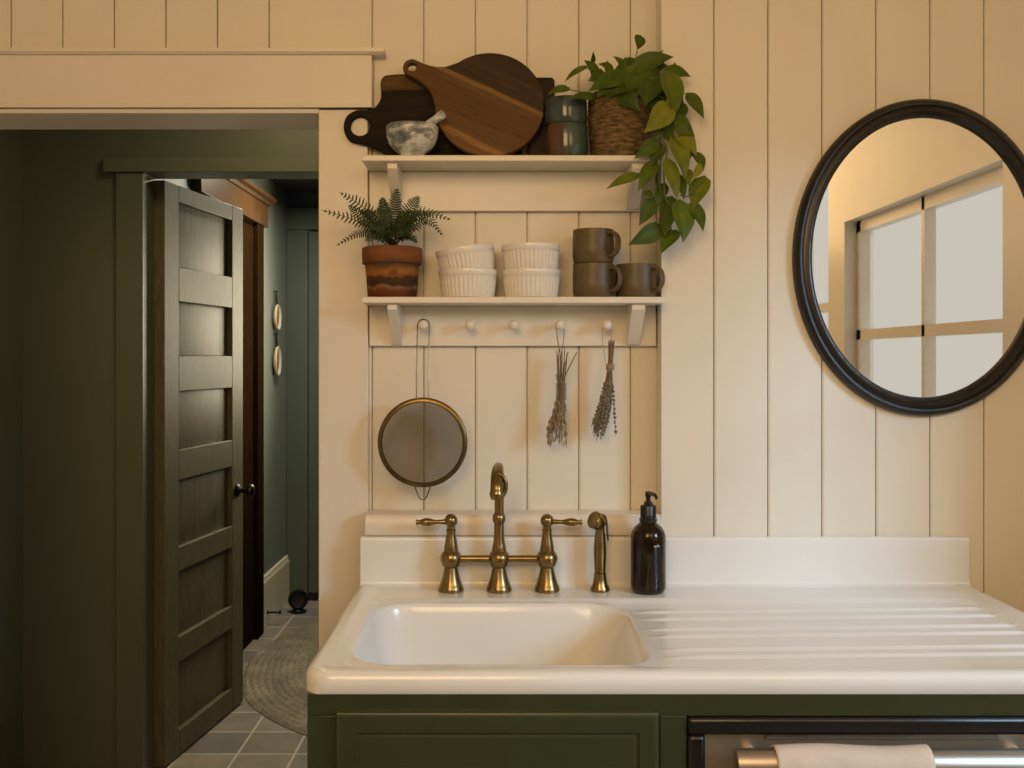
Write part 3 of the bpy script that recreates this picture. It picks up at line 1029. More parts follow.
ZU = CAMZ + 203 * (SF - CAMY) / F
ZL = CAMZ + 61.3 * (SF - CAMY) / F
upper = wall_shelf('upper white wall shelf holding cutting boards and the trailing pothos', ZU, 1.7458, 0.0128, 0.334)
lower = wall_shelf('lower white wall shelf with a row of pegs under mugs and ramekins', ZL, 1.4466, 0.0135, 0.3362)
PEGX = [(px - CX) * 2.115 / F for px in (423, 470, 514, 560, 607)]
PEGZ = CAMZ + 33 * 2.115 / F
pm = Matrix.Rotation(R(90), 4, 'X')
peg0 = None
for x in PEGX:
    if peg0 is None:
        bm = bmesh.new()
        lathe(bm, [(0, 0), (0.0072, 0), (0.0066, 0.006), (0.0052, 0.016), (0.0050, 0.026), (0.0060, 0.033), (0.0090, 0.038), (0.0112, 0.043), (0.0112, 0.047), (0.0092, 0.053), (0.0050, 0.0565), (0, 0.0575)], 24, M=pm)
        peg0 = obj('peg', bm, M['terrapeg'], lower, loc=(x, -0.0172, PEGZ))
    else:
        p = peg0.copy(); C.objects.link(p); p.location = (x, -0.0172, PEGZ)

# ------------------------------------------------------------------ upper shelf: boards, mortar, cups
def arc(cx, cy, r, a0, a1, n):
    return [(cx + r * math.cos(R(a0 + (a1 - a0) * i / n)), cy + r * math.sin(R(a0 + (a1 - a0) * i / n))) for i in range(n + 1)]


def smooth_loop(pts, n=6):
    c = [Vector((*p, 0)) for p in pts]
    out = []
    k = len(c)
    for i in range(k):
        p0, p1, p2, p3 = c[i - 1], c[i], c[(i + 1) % k], c[(i + 2) % k]
        for j in range(n):
            t = j / n
            q = 0.5 * ((2 * p1) + (p2 - p0) * t + (2 * p0 - 5 * p1 + 4 * p2 - p3) * t * t + (3 * p1 - p0 - 3 * p2 + p3) * t ** 3)
            out.append((q.x, q.y))
    return out


RB = 0.1190
hl = 0.1935                                        # centre to handle end
loop = arc(0, 0, RB, -152, 152, 72)
hs = [(-0.116, 0.044), (-0.126, 0.034), (-0.140, 0.0265), (-0.158, 0.0215), (-0.174, 0.0195)]
loop += hs + arc(-hl + 0.003, 0, 0.0195, 90, 270, 14) + [(x, -y) for x, y in hs[::-1]]
hole = arc(-hl + 0.003, 0.001, 0.0098, 0, 345, 23)
a = R(26.6)
ori = Matrix(((math.cos(a), math.sin(a), 0, 0), (0, 0, -1, 0), (-math.sin(a), math.cos(a), 0, 0), (0, 0, 0, 1)))
ctr = P(489.8, 104, -0.062)
lean = Matrix.Translation((ctr.x, -0.078, ZU + 0.001)) @ Matrix.Rotation(R(-9.5), 4, 'X') @ Matrix.Translation((0, 0, RB + 0.0035))
o = outline_mesh('round_cutting_board', [loop, hole], 0.018, 0.003, M['round'], mw=lean @ ori)
tag(o, 'large round acacia cutting board with a handle pointing up left', 'cutting board')


def px_board(name, pts, holes, Y, lean_deg, thick, m, label):
    s = (Y - CAMY) / F
    conv = lambda p: ((p[0] - CX) * s, CAMZ - (p[1] - CY) * s - ZU)
    lp = [conv(p) for p in pts]
    zmin = min(p[1] for p in lp)
    lp = [(x, z - zmin) for x, z in lp]
    hs = [[(x, z - zmin) for x, z in map(conv, h)] for h in holes]
    ox = lp[0][0]
    lp = [(x - ox, z) for x, z in lp]; hs = [[(x - ox, z) for x, z in h] for h in hs]
    base = Matrix(((1, 0, 0, 0), (0, 0, -1, 0), (0, 1, 0, 0), (0, 0, 0, 1)))
    mw = Matrix.Translation((ox, Y, ZU + 0.001)) @ Matrix.Rotation(R(-lean_deg), 4, 'X') @ base
    o = outline_mesh(name, [lp, *hs], thick, 0.003, m, mw=mw)
    return tag(o, label, 'cutting board')


pb = smooth_loop([(343.5, 128), (347, 117), (357, 111.3), (368, 111), (376, 107), (380.5, 98), (380, 84), (382.5, 77.5), (390, 75), (420, 73.5), (470, 69), (515, 66), (521, 70), (522, 110), (522, 160), (515, 164), (470, 164.2), (420, 164.2), (398, 163.5), (380, 153), (366, 147), (352, 143.5), (346, 138)], 5)
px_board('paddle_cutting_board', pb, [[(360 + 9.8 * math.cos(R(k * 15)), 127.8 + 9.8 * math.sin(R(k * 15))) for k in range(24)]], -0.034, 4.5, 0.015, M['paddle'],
         'dark wooden paddle board with a large round hole, leaning behind the marble mortar')
rb = [(528, 163.8), (528, 79), (530, 76.5), (552, 76.5), (554.6, 79), (554.6, 163.8)]
px_board('rectangular_cutting_board', rb, [], -0.030, 3.5, 0.014, M['rectboard'], 'narrow dark brown board mostly hidden behind the teal cups and round board')

mx = P(412.2, 140, -0.088)
t = tag(bpy.data.objects.new('mortar', None), 'grey marbled mortar bowl at the left of the upper shelf', 'mortar'); link(t); t.location = (mx.x, -0.088, ZU)
bm = bmesh.new()
lathe(bm, [(0, 0), (0.026, 0), (0.0275, 0.002), (0.0270, 0.008), (0.029, 0.011), (0.040, 0.019), (0.0495, 0.031), (0.0545, 0.046), (0.0562, 0.060), (0.0560, 0.067), (0.0545, 0.069), (0.0515, 0.0685), (0.0485, 0.060), (0.042, 0.040), (0.028, 0.024), (0, 0.019)], 56)
obj('bowl', bm, M['marble'], t)
p0, p1 = Vector((mx.x - 0.012, -0.094, ZU + 0.040)), P(444.5, 113.5, -0.107)
d = (p1 - p0); L = d.length
bm = bmesh.new()
lathe(bm, [(0, 0), (0.008, 0.001), (0.0125, 0.006), (0.0130, 0.012), (0.0105, 0.022), (0.0085, L * 0.5), (0.0085, L * 0.75), (0.0095, L * 0.9), (0.0100, L * 0.97), (0.007, L), (0, L + 0.001)], 24, M=d.to_track_quat('Z', 'Y').to_matrix().to_4x4())
o = obj('pestle', bm, M['marble'], loc=p0)
tag(o, 'grey marbled pestle leaning out of the mortar', 'pestle')

cx_ = P(566, 140, -0.074).x
cu1 = thing('teal_cup', 'lower glazed cup, rust and teal, beside the basket', 'cup', (cx_ + 0.0015, -0.074, ZU), (0, 0, 0), 'glazed cups on the upper shelf')
bm = bmesh.new()
lathe(bm, [(0, 0.001), (0.036, 0), (0.041, 0.003), (0.0445, 0.014), (0.0455, 0.035), (0.0450, 0.056), (0.0440, 0.070), (0.0428, 0.072), (0.0412, 0.070), (0.042, 0.050), (0.040, 0.012), (0, 0.008)], 48)
obj('cup_body', bm, M['rustglaze'], cu1)
cu2 = thing('teal_cup', 'dark teal glazed cup stacked on top of the rust and teal cup', 'cup', (cx_, -0.074, ZU + 0.0723), (0, 0, 0), 'glazed cups on the upper shelf')
bm = bmesh.new()
lathe(bm, [(0, 0.001), (0.039, 0), (0.043, 0.004), (0.0450, 0.014), (0.0455, 0.032), (0.0447, 0.052), (0.0440, 0.056), (0.0425, 0.057), (0.041, 0.055), (0.042, 0.035), (0.040, 0.012), (0, 0.007)], 48)
obj('cup_body', bm, M['teal'], cu2)

# ------------------------------------------------------------------ plants
def tone_layer(bm):
    return bm.verts.layers.float.get('tone') or bm.verts.layers.float.new('tone')


def leaf(bm, base, tip, width, tone, normal, curl=0.15, fold=0.25, rows=9, heart=True):
    """a heart-shaped leaf from base to tip"""
    tl = tone_layer(bm)
    ax = tip - base
    L = ax.length
    ax.normalize()
    n = (normal - ax * normal.dot(ax)).normalized()
    sd = ax.cross(n)
    strip = []
    for i in range(rows + 1):
        t = i / rows
        if heart:
            hw = width / 2 * 0.98 * (math.sin(math.pi * min(1, t ** 0.58)) ** 0.85 * (1 - t) ** 0.16 * 1.05 if 0 < t < 1 else 0)
        else:
            hw = width / 2 * math.sin(math.pi * t) ** 0.8 if 0 < t < 1 else 0
        arch = curl * L * (4 * t * (1 - t)) * 0.5 - 0.0
        row = []
        for k in (-1, -0.5, 0, 0.5, 1):
            back = -0.16 * L * (abs(k) ** 1.5) * max(0, 1 - t * 3.2) if heart else 0
            p = base + ax * (t * L + back) + sd * (k * hw) + n * (arch + fold * hw * (abs(k) - 0.4) - 0.12 * hw * (abs(k) > 0.9))
            v = bm.verts.new(p)
            v[tl] = tone + (0.16 if k == 0 else 0.0) - 0.06 + 0.10 * (abs(k) - 0.5) + 0.05 * math.sin(7 * t)
            row.append(v)
        strip.append(row)
    for i in range(rows):
        for k in range(4):
            bm.faces.new((strip[i][k], strip[i][k + 1], strip[i + 1][k + 1], strip[i + 1][k]))


bx = P(619.5, 130, -0.0705)
pot = thing('potted_pothos', 'trailing green pothos in a brown woven basket at the right of the upper shelf', 'potted plant', (bx.x, -0.0705, ZU))
bm = bmesh.new()
prof = [(0, 0.0), (0.056, 0.0)]
nrow = 16
for i in range(nrow * 4 + 1):
    h = i / (nrow * 4)
    r = 0.0585 + 0.0075 * math.sin(h * math.pi * 0.62)
    prof.append((r + 0.0020 * abs(math.sin(math.pi * h * nrow)), 0.002 + 0.136 * h))
prof += [(0.0655, 0.1395), (0.0625, 0.138), (0.0605, 0.120), (0, 0.119)]
lathe(bm, prof, 96, rf=lambda t, k, r: r * (1 + 0.010 * math.sin(24 * t + (k // 4) * math.pi)) if r > 0.057 else r)
obj('basket', bm, M['basket'], pot, smooth=60)
bm = bmesh.new(); lathe(bm, [(0, 0.126), (0.03, 0.127), (0.0606, 0.1225)], 32)
obj('soil', bm, M['soil'], pot)
org = Vector(pot.location)

# (base px, base py, tip px, tip py, width px, tone 0..1, depth Y)
LV = [(636, 176, 606, 189.5, 13, .55, -.150), (654, 165, 638, 192, 17, .35, -.150), (655, 143, 634, 159, 16, .38, -.150), (668, 108, 644, 133, 25, .72, -.168),
      (667, 76, 674, 118, 28, .62, -.150), (689, 96, 704, 119, 15, .22, -.125), (675, 120, 695, 137, 18, .42, -.150), (680, 132, 697, 156, 18, .80, -.150),
      (674, 141, 685, 180, 22, .55, -.155), (695, 154, 703, 172, 16, .36, -.135), (668, 163, 677, 201, 19, .72, -.165), (703, 180, 693, 210, 23, .50, -.140),
      (700, 166, 691, 180, 10, .78, -.150), (652, 202, 639, 226, 17, .30, -.150), (659, 229, 628, 245, 20, .36, -.148), (675, 233, 661, 254, 20, .48, -.150),
      (671, 200, 662, 227, 20, .25, -.145), (680, 205, 683, 243, 29, .45, -.158), (693, 205, 703, 232, 20, .36, -.140), (669, 212, 665, 237, 18, .30, -.150),
      (646, 192, 655, 200, 8, .35, -.150), (678, 104, 679, 124, 20, .25, -.130), (660, 146, 651, 167, 17, .28, -.145), (686, 170, 688, 186, 14, .6, -.15),
      (640, 37, 637.5, 50, 13, .32, -.085), (638, 66, 674, 57, 21, .40, -.105), (666, 72, 691, 77, 18, .42, -.115), (673, 71, 675, 62, 9, .40, -.100),
      (620, 77, 588, 92, 20, .40, -.130), (625, 67, 613, 56, 9, .42, -.090), (617, 79, 626, 56.5, 15, .46, -.110), (585, 68, 564, 83, 9, .34, -.110),
      (596, 72, 584, 60, 13, .28, -.095), (593, 62, 593, 51, 5, .25, -.095), (567, 89, 547, 95, 11, .36, -.125), (592, 97, 568, 98, 10, .25, -.132),
      (637, 76, 631, 101, 26, .22, -.135), (652, 82, 645, 106, 26, .20, -.140), (663, 82, 650, 97, 20, .22, -.135), (610, 72, 607, 60, 9, .45, -.095),
      (603, 74, 588, 81, 14, .34, -.115), (625, 75, 609, 88, 22, .38, -.130), (643, 72, 664, 77, 18, .25, -.115), (622, 94, 640, 111, 20, .18, -.142),
      (656, 98, 662, 120, 18, .15, -.135), (645, 70, 630, 91, 20, .30, -.120), (610, 85, 597, 97, 15, .30, -.135), (630, 66, 645, 60, 12, .34, -.08),
      (600, 80, 590, 70, 14, .25, -.08), (612, 70, 598, 64, 12, .30, -.07), (650, 68, 668, 66, 16, .28, -.075), (655, 90, 672, 100, 22, .24, -.125),
      (662, 112, 656, 142, 22, .2, -.140), (668, 92, 684, 106, 20, .3, -.120), (618, 88, 606, 99, 16, .2, -.138), (634, 60, 622, 70, 14, .26, -.065),
      (664, 120, 672, 146, 18, .2, -.145), (688, 140, 690, 160, 14, .42, -.14), (664, 186, 656, 208, 13, .22, -.142), (676, 176, 684, 200, 16, .3, -.14),
      (634, 84, 617, 95, 17, .33, -.136), (637, 69, 622, 79, 16, .42, -.12), (628, 88, 624, 104, 15, .2, -.138), (654, 60, 664, 50, 8, .45, -.07), (606, 90, 594, 88, 9, .45, -.12)]
bm = bmesh.new()
rng = random.Random(3)
for (x0, y0, x1, y1, w_, tn, Y) in LV:
    a_ = P(x0, y0, Y + 0.004) - org
    b_ = P(x1, y1, Y - 0.006 + rng.uniform(-.006, .004)) - org
    tn = tn + rng.uniform(-.06, .18)
    nrm = Vector((rng.uniform(-.6, .6), -1, rng.uniform(-.1, .9)))
    leaf(bm, a_, b_, w_ * (Y - CAMY) / F, tn, nrm, curl=rng.uniform(.10, .28), fold=rng.uniform(.2, .5))
obj('foliage', bm, M['pothosleaf'], pot, smooth=75)
bm = bmesh.new()


def vine(pts, r=0.0016):
    q = [P(x, y, Y) - org for x, y, Y in pts]
    tube(bm, spline(q, 28), r, 7)


vine([(640, 100, -.075), (652, 92, -.115), (661, 112, -.143), (664, 140, -.147), (660, 165, -.144), (661, 195, -.143), (668, 215, -.143), (672, 236, -.145)], .0018)
vine([(645, 100, -.075), (660, 90, -.115), (667, 120, -.145), (663, 138, -.149), (667, 150, -.150), (664, 172, -.148), (666, 200, -.150), (676, 210, -.146)], .0018)
vine([(642, 100, -.080), (656, 100, -.125), (660, 125, -.148), (657, 150, -.146), (655, 190, -.145), (657, 228, -.145)], .0016)
vine([(640, 98, -.075), (660, 84, -.105), (672, 110, -.143), (677, 135, -.148), (682, 165, -.145), (694, 196, -.140)], .0016)
for pts in ([(634, 96, -.06), (634, 72, -.08), (637, 50, -.086)], [(615, 98, -.07), (604, 74, -.10), (585, 68, -.112)], [(610, 100, -.08), (585, 93, -.12), (567, 89, -.127)],
            [(668, 90, -.12), (680, 92, -.128), (689, 96, -.127)], [(664, 150, -.148), (648, 166, -.15), (636, 176, -.152)], [(682, 152, -.146), (690, 154, -.142), (696, 154, -.138)],
            [(680, 195, -.146), (688, 196, -.147), (703, 181, -.142)], [(657, 185, -.146), (654, 194, -.15), (651, 202, -.152)], [(616, 98, -.06), (604, 80, -.08), (596, 70, -.096)],
            [(668, 130, -.146), (672, 122, -.150), (676, 120, -.152)], [(664, 138, -.149), (676, 137, -.152), (681, 134, -.152)], [(640, 98, -.07), (638, 80, -.09), (638, 66, -.106)],
            [(624, 98, -.06), (622, 84, -.09), (618, 78, -.11)], [(650, 98, -.07), (660, 80, -.10), (667, 72, -.116)]):
    vine(pts, .0011)
obj('stem', bm, M['stem'], pot)

# fern
fx = P(392.3, 270, -0.0685)
fern = thing('potted_fern', 'small green fern in a stained terracotta pot at the left of the lower shelf', 'potted plant', (fx.x, -0.0685, ZL))
bm = bmesh.new()
lathe(bm, [(0, 0), (0.050, 0), (0.0525, 0.002), (0.0555, 0.040), (0.0582, 0.071), (0.0592, 0.0725), (0.0632, 0.0730), (0.0645, 0.075), (0.0652, 0.104), (0.0645, 0.1075), (0.0625, 0.1085), (0.0600, 0.1075), (0.0585, 0.098), (0, 0.096)], 64)
obj('terracotta_pot', bm, M['terracotta'], fern)
bm = bmesh.new(); lathe(bm, [(0, 0.104), (0.03, 0.103), (0.0586, 0.0985)], 32)
obj('soil', bm, M['soil'], fern)
org = Vector(fern.location)
rng = random.Random(11)
FR = [((391, 243, -.07), (380, 225, -.09), (362, 206, -.105), (339, 192, -.115), 8.5), ((389, 244, -.07), (372, 229, -.10), (352, 219, -.125), (321, 210, -.14), 7.5),
      ((388, 246, -.08), (372, 235, -.12), (357, 234, -.145), (336, 246, -.155), 5), ((392, 243, -.06), (393, 222, -.065), (395, 205, -.07), (397, 188, -.072), 8),
      ((394, 243, -.07), (402, 225, -.085), (411, 208, -.09), (419, 196, -.092), 8.5), ((395, 244, -.07), (408, 224, -.09), (426, 213, -.10), (452, 220, -.11), 7.5),
      ((396, 244, -.075), (412, 228, -.11), (428, 220, -.13), (443, 236, -.145), 6.5), ((391, 243, -.06), (386, 222, -.05), (384, 208, -.048), (382, 197, -.046), 7),
      ((396, 246, -.08), (402, 236, -.11), (410, 236, -.125), (417, 243, -.135), 6), ((390, 245, -.08), (383, 234, -.11), (372, 224, -.13), (358, 222, -.14), 7.5),
      ((392, 244, -.08), (391, 232, -.11), (386, 218, -.125), (377, 207, -.13), 8), ((393, 245, -.08), (399, 232, -.11), (408, 218, -.125), (421, 211, -.13), 8.5),
      ((391, 246, -.085), (387, 238, -.12), (377, 234, -.135), (365, 241, -.145), 7), ((394, 245, -.08), (396, 232, -.115), (401, 221, -.13), (408, 212, -.14), 8),
      ((390, 244, -.08), (376, 231, -.10), (360, 215, -.12), (348, 205, -.125), 7), ((393, 244, -.08), (400, 226, -.10), (413, 217, -.115), (433, 215, -.12), 7),
      ((392, 245, -.09), (388, 236, -.12), (380, 227, -.135), (368, 229, -.145), 7), ((394, 245, -.09), (399, 238, -.12), (406, 229, -.13), (418, 229, -.14), 7),
      ((392, 246, -.085), (391, 238, -.125), (396, 233, -.14), (404, 235, -.15), 7), ((391, 244, -.07), (378, 224, -.06), (370, 214, -.055), (360, 212, -.05), 7)]
for (q0, q1, q2, q3, wmax) in FR:
    bm = bmesh.new()
    tl = tone_layer(bm)
    path = spline([P(*q) - org for q in (q0, q1, q2, q3)], 21)
    n = len(path) - 1
    tube(bm, path, [0.0011 * (1 - 0.7 * i / n) + 0.0002 for i in range(n + 1)], 5, mat=1)
    for i in range(4, n + 1, 1):
        t = i / n
        T = (path[min(n, i + 1)] - path[i - 1]).normalized()
        nv_ = Vector((0.25, -0.9, 0.45)) + Vector((rng.uniform(-.3, .3), 0, rng.uniform(-.2, .2)))
        sdv = T.cross(nv_).normalized()
        ll = 1.12 * wmax * 2.13e-3 * math.sin(math.pi * (0.10 + 0.90 * t)) ** 0.7 * (0.85 + 0.3 * rng.random()) * 1.05
        if t > 0.97: ll *= 0.5
        for s in (-1, 1):
            dirv = (sdv * s + T * 0.42 + Vector((0, 0, -0.12))).normalized()
            a_ = path[i]
            wd = T * 0.00165
            pts = [a_ - wd * 0.7, a_ + dirv * ll * 0.35 - wd * 1.2, a_ + dirv * ll * 0.75 - wd * 0.9, a_ + dirv * ll, a_ + dirv * ll * 0.75 + wd * 0.8, a_ + dirv * ll * 0.35 + wd * 1.1, a_ + wd * 0.7]
            vs = []
            tn = 0.35 + 0.25 * t + rng.uniform(-.18, .2)
            for p in pts:
                v = bm.verts.new(p); v[tl] = tn; vs.append(v)
            bm.faces.new(vs)
    obj('frond', bm, None, fern, smooth=0, mats=[M['fernleaf'], M['fstem']])

# ------------------------------------------------------------------ lower shelf: ramekins and mugs
def fl(t, k, r):
    return r * (1 + (0.034 * abs(math.cos(19 * t)) ** 0.6 - 0.030 if 4 <= k <= 8 else 0))


ram = thing('ramekin', 'x', 'ramekin', group='white fluted ramekins on the lower shelf')
bm = bmesh.new()
rp = [(0, 0.003), (0.046, 0.003), (0.0485, 0), (0.0550, 0.001), (0.0566, 0.004), (0.0583, 0.014), (0.0598, 0.026), (0.0609, 0.037), (0.0616, 0.044), (0.0619, 0.046), (0.0628, 0.0475), (0.0640, 0.050), (0.0643, 0.058), (0.0636, 0.0605), (0.0622, 0.0607), (0.0610, 0.059), (0.0594, 0.040), (0.0555, 0.010), (0.050, 0.006), (0, 0.0055)]
lathe(bm, rp, 304, rf=fl)
obj('dish', bm, M['porcelain'], ram, smooth=40)
rx1, rx2 = P(468.2, 280, -0.0665).x, P(531.2, 280, -0.0665).x
spots = [(rx1, ZL, 0, 'bottom white fluted ramekin of the tilted stack beside the fern pot'),
         (rx1 + 0.001, ZL + 0.0495, R(-9.0), 'tilted white fluted ramekin on top of the stack beside the fern pot'),
         (rx2, ZL, 0, 'bottom white fluted ramekin of the straight stack beside the mugs'),
         (rx2 - 0.0005, ZL + 0.0545, R(-0.8), 'top white fluted ramekin of the straight stack beside the mugs')]
for i, (x, z, ry, lab) in enumerate(spots):
    r_ = ram if i == 0 else copy_tree(ram)
    r_.location = (x, -0.0665, z); r_.rotation_euler = (0, ry, R(17 * i))
    r_['label'] = lab

mug = thing('mug', 'x', 'mug', group='olive brown stoneware mugs on the lower shelf')
bm = bmesh.new()
lathe(bm, [(0, 0.002), (0.036, 0.002), (0.0375, 0), (0.0405, 0.0), (0.0425, 0.003), (0.0438, 0.009), (0.0440, 0.011), (0.0446, 0.012), (0.0450, 0.030), (0.0450, 0.050), (0.0442, 0.066), (0.0445, 0.0705), (0.0440, 0.0733), (0.0425, 0.0738), (0.0412, 0.072), (0.0412, 0.03), (0.039, 0.008), (0, 0.006)], 56)
obj('mug_body', bm, M['mug'], mug)
bm = bmesh.new()
tube(bm, spline([(0.0425, 0, 0.061), (0.054, 0, 0.0635), (0.0655, 0, 0.056), (0.0690, 0, 0.041), (0.0655, 0, 0.026), (0.055, 0, 0.0165), (0.0425, 0, 0.015)], 36), 0.0050, 12, flat=(0.85, 1.6))
obj('handle', bm, M['mug'], mug)
mx1, mx2 = P(593.6, 280, -0.066).x, P(636.0, 280, -0.066).x
for i, (x, z, rz, lab) in enumerate([(mx1, ZL, -40, 'bottom olive brown mug of the stack of two on the lower shelf'), (mx1 - 0.0005, ZL + 0.0742, -46, 'top olive brown mug of the stack of two on the lower shelf'),
                                     (mx2 + 0.001, ZL, -44, 'single olive brown mug at the right end of the lower shelf')]):
    r_ = mug if i == 0 else copy_tree(mug)
    r_.location = (x, -0.066 if i < 2 else -0.058, z); r_.rotation_euler = (0, 0, R(rz))
    r_['label'] = lab

# ------------------------------------------------------------------ sieve
YS = -0.078
sc_ = P(422.5, 442.5, YS)
s_ = (YS - CAMY) / F
sv = thing('sieve', 'round brass rimmed wire mesh sieve hanging from the leftmost peg', 'sieve', sc_)
RR = 45.0 * s_
bm = bmesh.new()
pr = [(RR - 0.0095, 0.010), (RR - 0.0105, 0.001), (RR - 0.0085, -0.0015), (RR - 0.002, -0.001), (RR, 0.001), (RR, 0.0035), (RR - 0.0035, 0.006), (RR - 0.0060, 0.012), (RR - 0.0085, 0.0125)]
lathe(bm, pr + [pr[0]], 96, M=Matrix.Rotation(R(-90), 4, 'X'))
obj('rim', bm, mat('dark_bronze', (0.17, 0.118, 0.045), 0.3, 1.0, vary=0.1), sv, smooth=50)
bm = bmesh.new()
rb_ = RR - 0.0098
lathe(bm, [(0 if i == 14 else rb_ * math.cos(R(90) * i / 14), 0.010 + 0.044 * math.sin(R(90) * i / 14)) for i in range(15)], 64, M=Matrix.Rotation(R(-90), 4, 'X'))
obj('mesh_bowl', bm, M['sievemesh'], sv, smooth=60)
bm = bmesh.new()
hx = 6.0 * s_
zt = (442.5 - 320.5) * s_
pz_ = PEGZ - sc_.z
ring = [(-hx, -0.001, RR - 0.006), (-hx, 0.0, RR + 0.05), (-hx, 0.022, pz_ + 0.0005)]
for i in range(0, 11):
    aa = math.pi - math.pi * i / 10
    ring.append((hx * math.cos(aa), 0.025, pz_ + 0.0008 + hx * 0.95 * math.sin(aa)))
ring += [(hx, 0.022, pz_ + 0.0005), (hx, 0.0, RR + 0.05), (hx, -0.001, RR - 0.006)]
tube(bm, ring, 0.0013, 8)
obj('handle_wire', bm, M['brass'], sv)
bm = bmesh.new()
tube(bm, spline([(-0.0175, 0.001, -RR + 0.004), (-0.012, 0.004, -RR - 0.012), (-0.006, 0.006, -RR - 0.024), (0, 0.007, -RR - 0.0275), (0.006, 0.006, -RR - 0.024), (0.012, 0.004, -RR - 0.012), (0.0175, 0.001, -RR + 0.004)], 30), 0.0014, 8)
obj('rest_hook', bm, M['brass'], sv)

# ------------------------------------------------------------------ dried herb bundles
rng = random.Random(5)
YH = -0.052
hb1 = thing('herb_bundle', 'bushy bundle of dried brown herbs hanging from the fourth peg', 'dried herbs', P(560, 326, YH), group='dried herb bundles on the pegs')
o1 = Vector(hb1.location)
q = lambda x, y, dy=0.0: P(x, y, YH + dy) - o1
bm = bmesh.new()
tube(bm, spline([q(560, 322.5, 0.006), q(556.5, 328), q(558, 342), q(561, 360), q(562, 382)], 20), 0.0010, 6)
tube(bm, spline([q(560, 322.5, 0.006), q(564, 330), q(563, 344), q(561, 358), q(561, 382)], 20), 0.0010, 6)
for i in range(8):
    yy = 384 + i * 2.2
    tube(bm, [q(561 + 5.2 * math.cos(k * math.pi / 6), yy + 0.5 * math.sin(k), 0.011 * math.sin(k * math.pi / 6)) for k in range(12)], 0.0008, 5, closed=True)
obj('twine', bm, M['herbstem'], hb1)
bm = bmesh.new()
ends = []
for i in range(20):
    u = rng.uniform(-1, 1)
    top = (562 + u * 4.5 + rng.uniform(-1, 1), rng.uniform(346, 372))
    bot = (557.0 + u * 10.0, rng.uniform(424, 445))
    dy = rng.uniform(-.010, .010)
    path = spline([q(*top, dy), q(561 + u * 3.2, 392, dy * 0.7), q(559.5 + u * 5, 408, dy), q(*bot, dy * 1.8)], 24)
    tube(bm, path, rng.uniform(.0007, .0012), 5)
    ends.append((path, dy))
for (a0, b0) in (((577, 352), (562, 383)), ((574, 358), (562, 384)), ((568, 352), (561.5, 384)), ((556, 374), (560, 388))):
    tube(bm, spline([q(*a0, -.004), q((a0[0] + b0[0]) / 2 - 0.5, (a0[1] + b0[1]) / 2, -.005), q(*b0, -.004)], 10), .0012, 6)
obj('stem', bm, M['herbstem'], hb1)
bm = bmesh.new()
tl = tone_layer(bm)
for path, dy in ends:
    n = len(path) - 1
    for k in range(18):
        t = rng.uniform(0.50, 1.0)
        p = path[int(t * n)]
        dv = Vector((rng.uniform(-.42, .36), rng.uniform(-.4, .3), -1)).normalized()
        leaf(bm, p, p + dv * rng.uniform(.009, .021), rng.uniform(.0020, .0042), .5, Vector((rng.uniform(-1, 1), -1, rng.uniform(-.5, .5))), curl=.4, fold=.5, rows=4, heart=False)
obj('dry_leaves', bm, M['herbleaf'], hb1, smooth=0)

hb2 = thing('herb_bundle', 'slim dried lavender bundle hanging from the rightmost peg', 'dried herbs', P(607, 326, YH), group='dried herb bundles on the pegs')
o1 = Vector(hb2.location)
bm = bmesh.new()
tube(bm, spline([q(607, 322.3, 0.006), q(602.5, 328), q(603, 345), q(606.5, 366)], 18), 0.0010, 6)
tube(bm, spline([q(607, 322.3, 0.006), q(611, 330), q(611.5, 345), q(610.5, 366)], 18), 0.0010, 6)
for i in range(4):
    yy = 364.5 + i * 1.6
    tube(bm, [q(610 + 4.2 * math.cos(k * math.pi / 6), yy + 0.4 * math.sin(k), 0.009 * math.sin(k * math.pi / 6)) for k in range(12)], 0.0010, 5, closed=True)
obj('twine', bm, M['twine'], hb2)
bm = bmesh.new()
paths = []
for i in range(22):
    u = rng.uniform(-1, 1)
    dy = rng.uniform(-.008, .008)
    top = (611.5 + u * 3.5, rng.uniform(339, 345))
    bot = (599.5 + u * 9.5, rng.uniform(426, 441) - max(0, u) * 3)
    path = spline([q(*top, dy), q(610 + u * 2.6, 367, dy * .8), q(606.5 + u * 5.5, 396, dy), q(*bot, dy * 2)], 26)
    tube(bm, path, rng.uniform(.0007, .0011), 5)
    paths.append(path)
path = spline([q(613, 341, -.004), q(612, 368, -.005), q(613.5, 400, -.006), q(616, 436, -.006)], 26)
tube(bm, path, .0007, 5); paths.append(path)
obj('stem', bm, M['herbstem'], hb2)
bm = bmesh.new()
for path in paths:
    n = len(path) - 1
    for k in range(11):
        t = 0.55 + 0.45 * (k + rng.random() * .6) / 11
        p = path[min(n, int(t * n))]
        for e in range(3):
            c = p + Vector((rng.uniform(-.0022, .0022), rng.uniform(-.0022, .0022), rng.uniform(-.001, .001)))
            ball(bm, c, rng.uniform(.0016, .0027), 6, 4, s=(0.9, 0.9, 1.5))
obj('flower_heads', bm, M['lavbud'], hb2, smooth=60)

# ------------------------------------------------------------------ bridge faucet
YFa = -0.120
u = (YFa - CAMY) / F
fx0 = (499 - CX) * u
fa = thing('bridge_faucet', 'antique brass bridge faucet with two lever handles on the white sink', 'faucet', (fx0, YFa, SZ + 0.0006))
zz = lambda py: CAMZ - (py - CY) * u - SZ             # local height of a pixel row
b0 = zz(592.8)


def fine(p, n=5):
    c = [Vector((a, b, 0)) for a, b in p]
    return [(max(0, q.x), q.y) for q in spline(c, n * (len(c) - 1))]


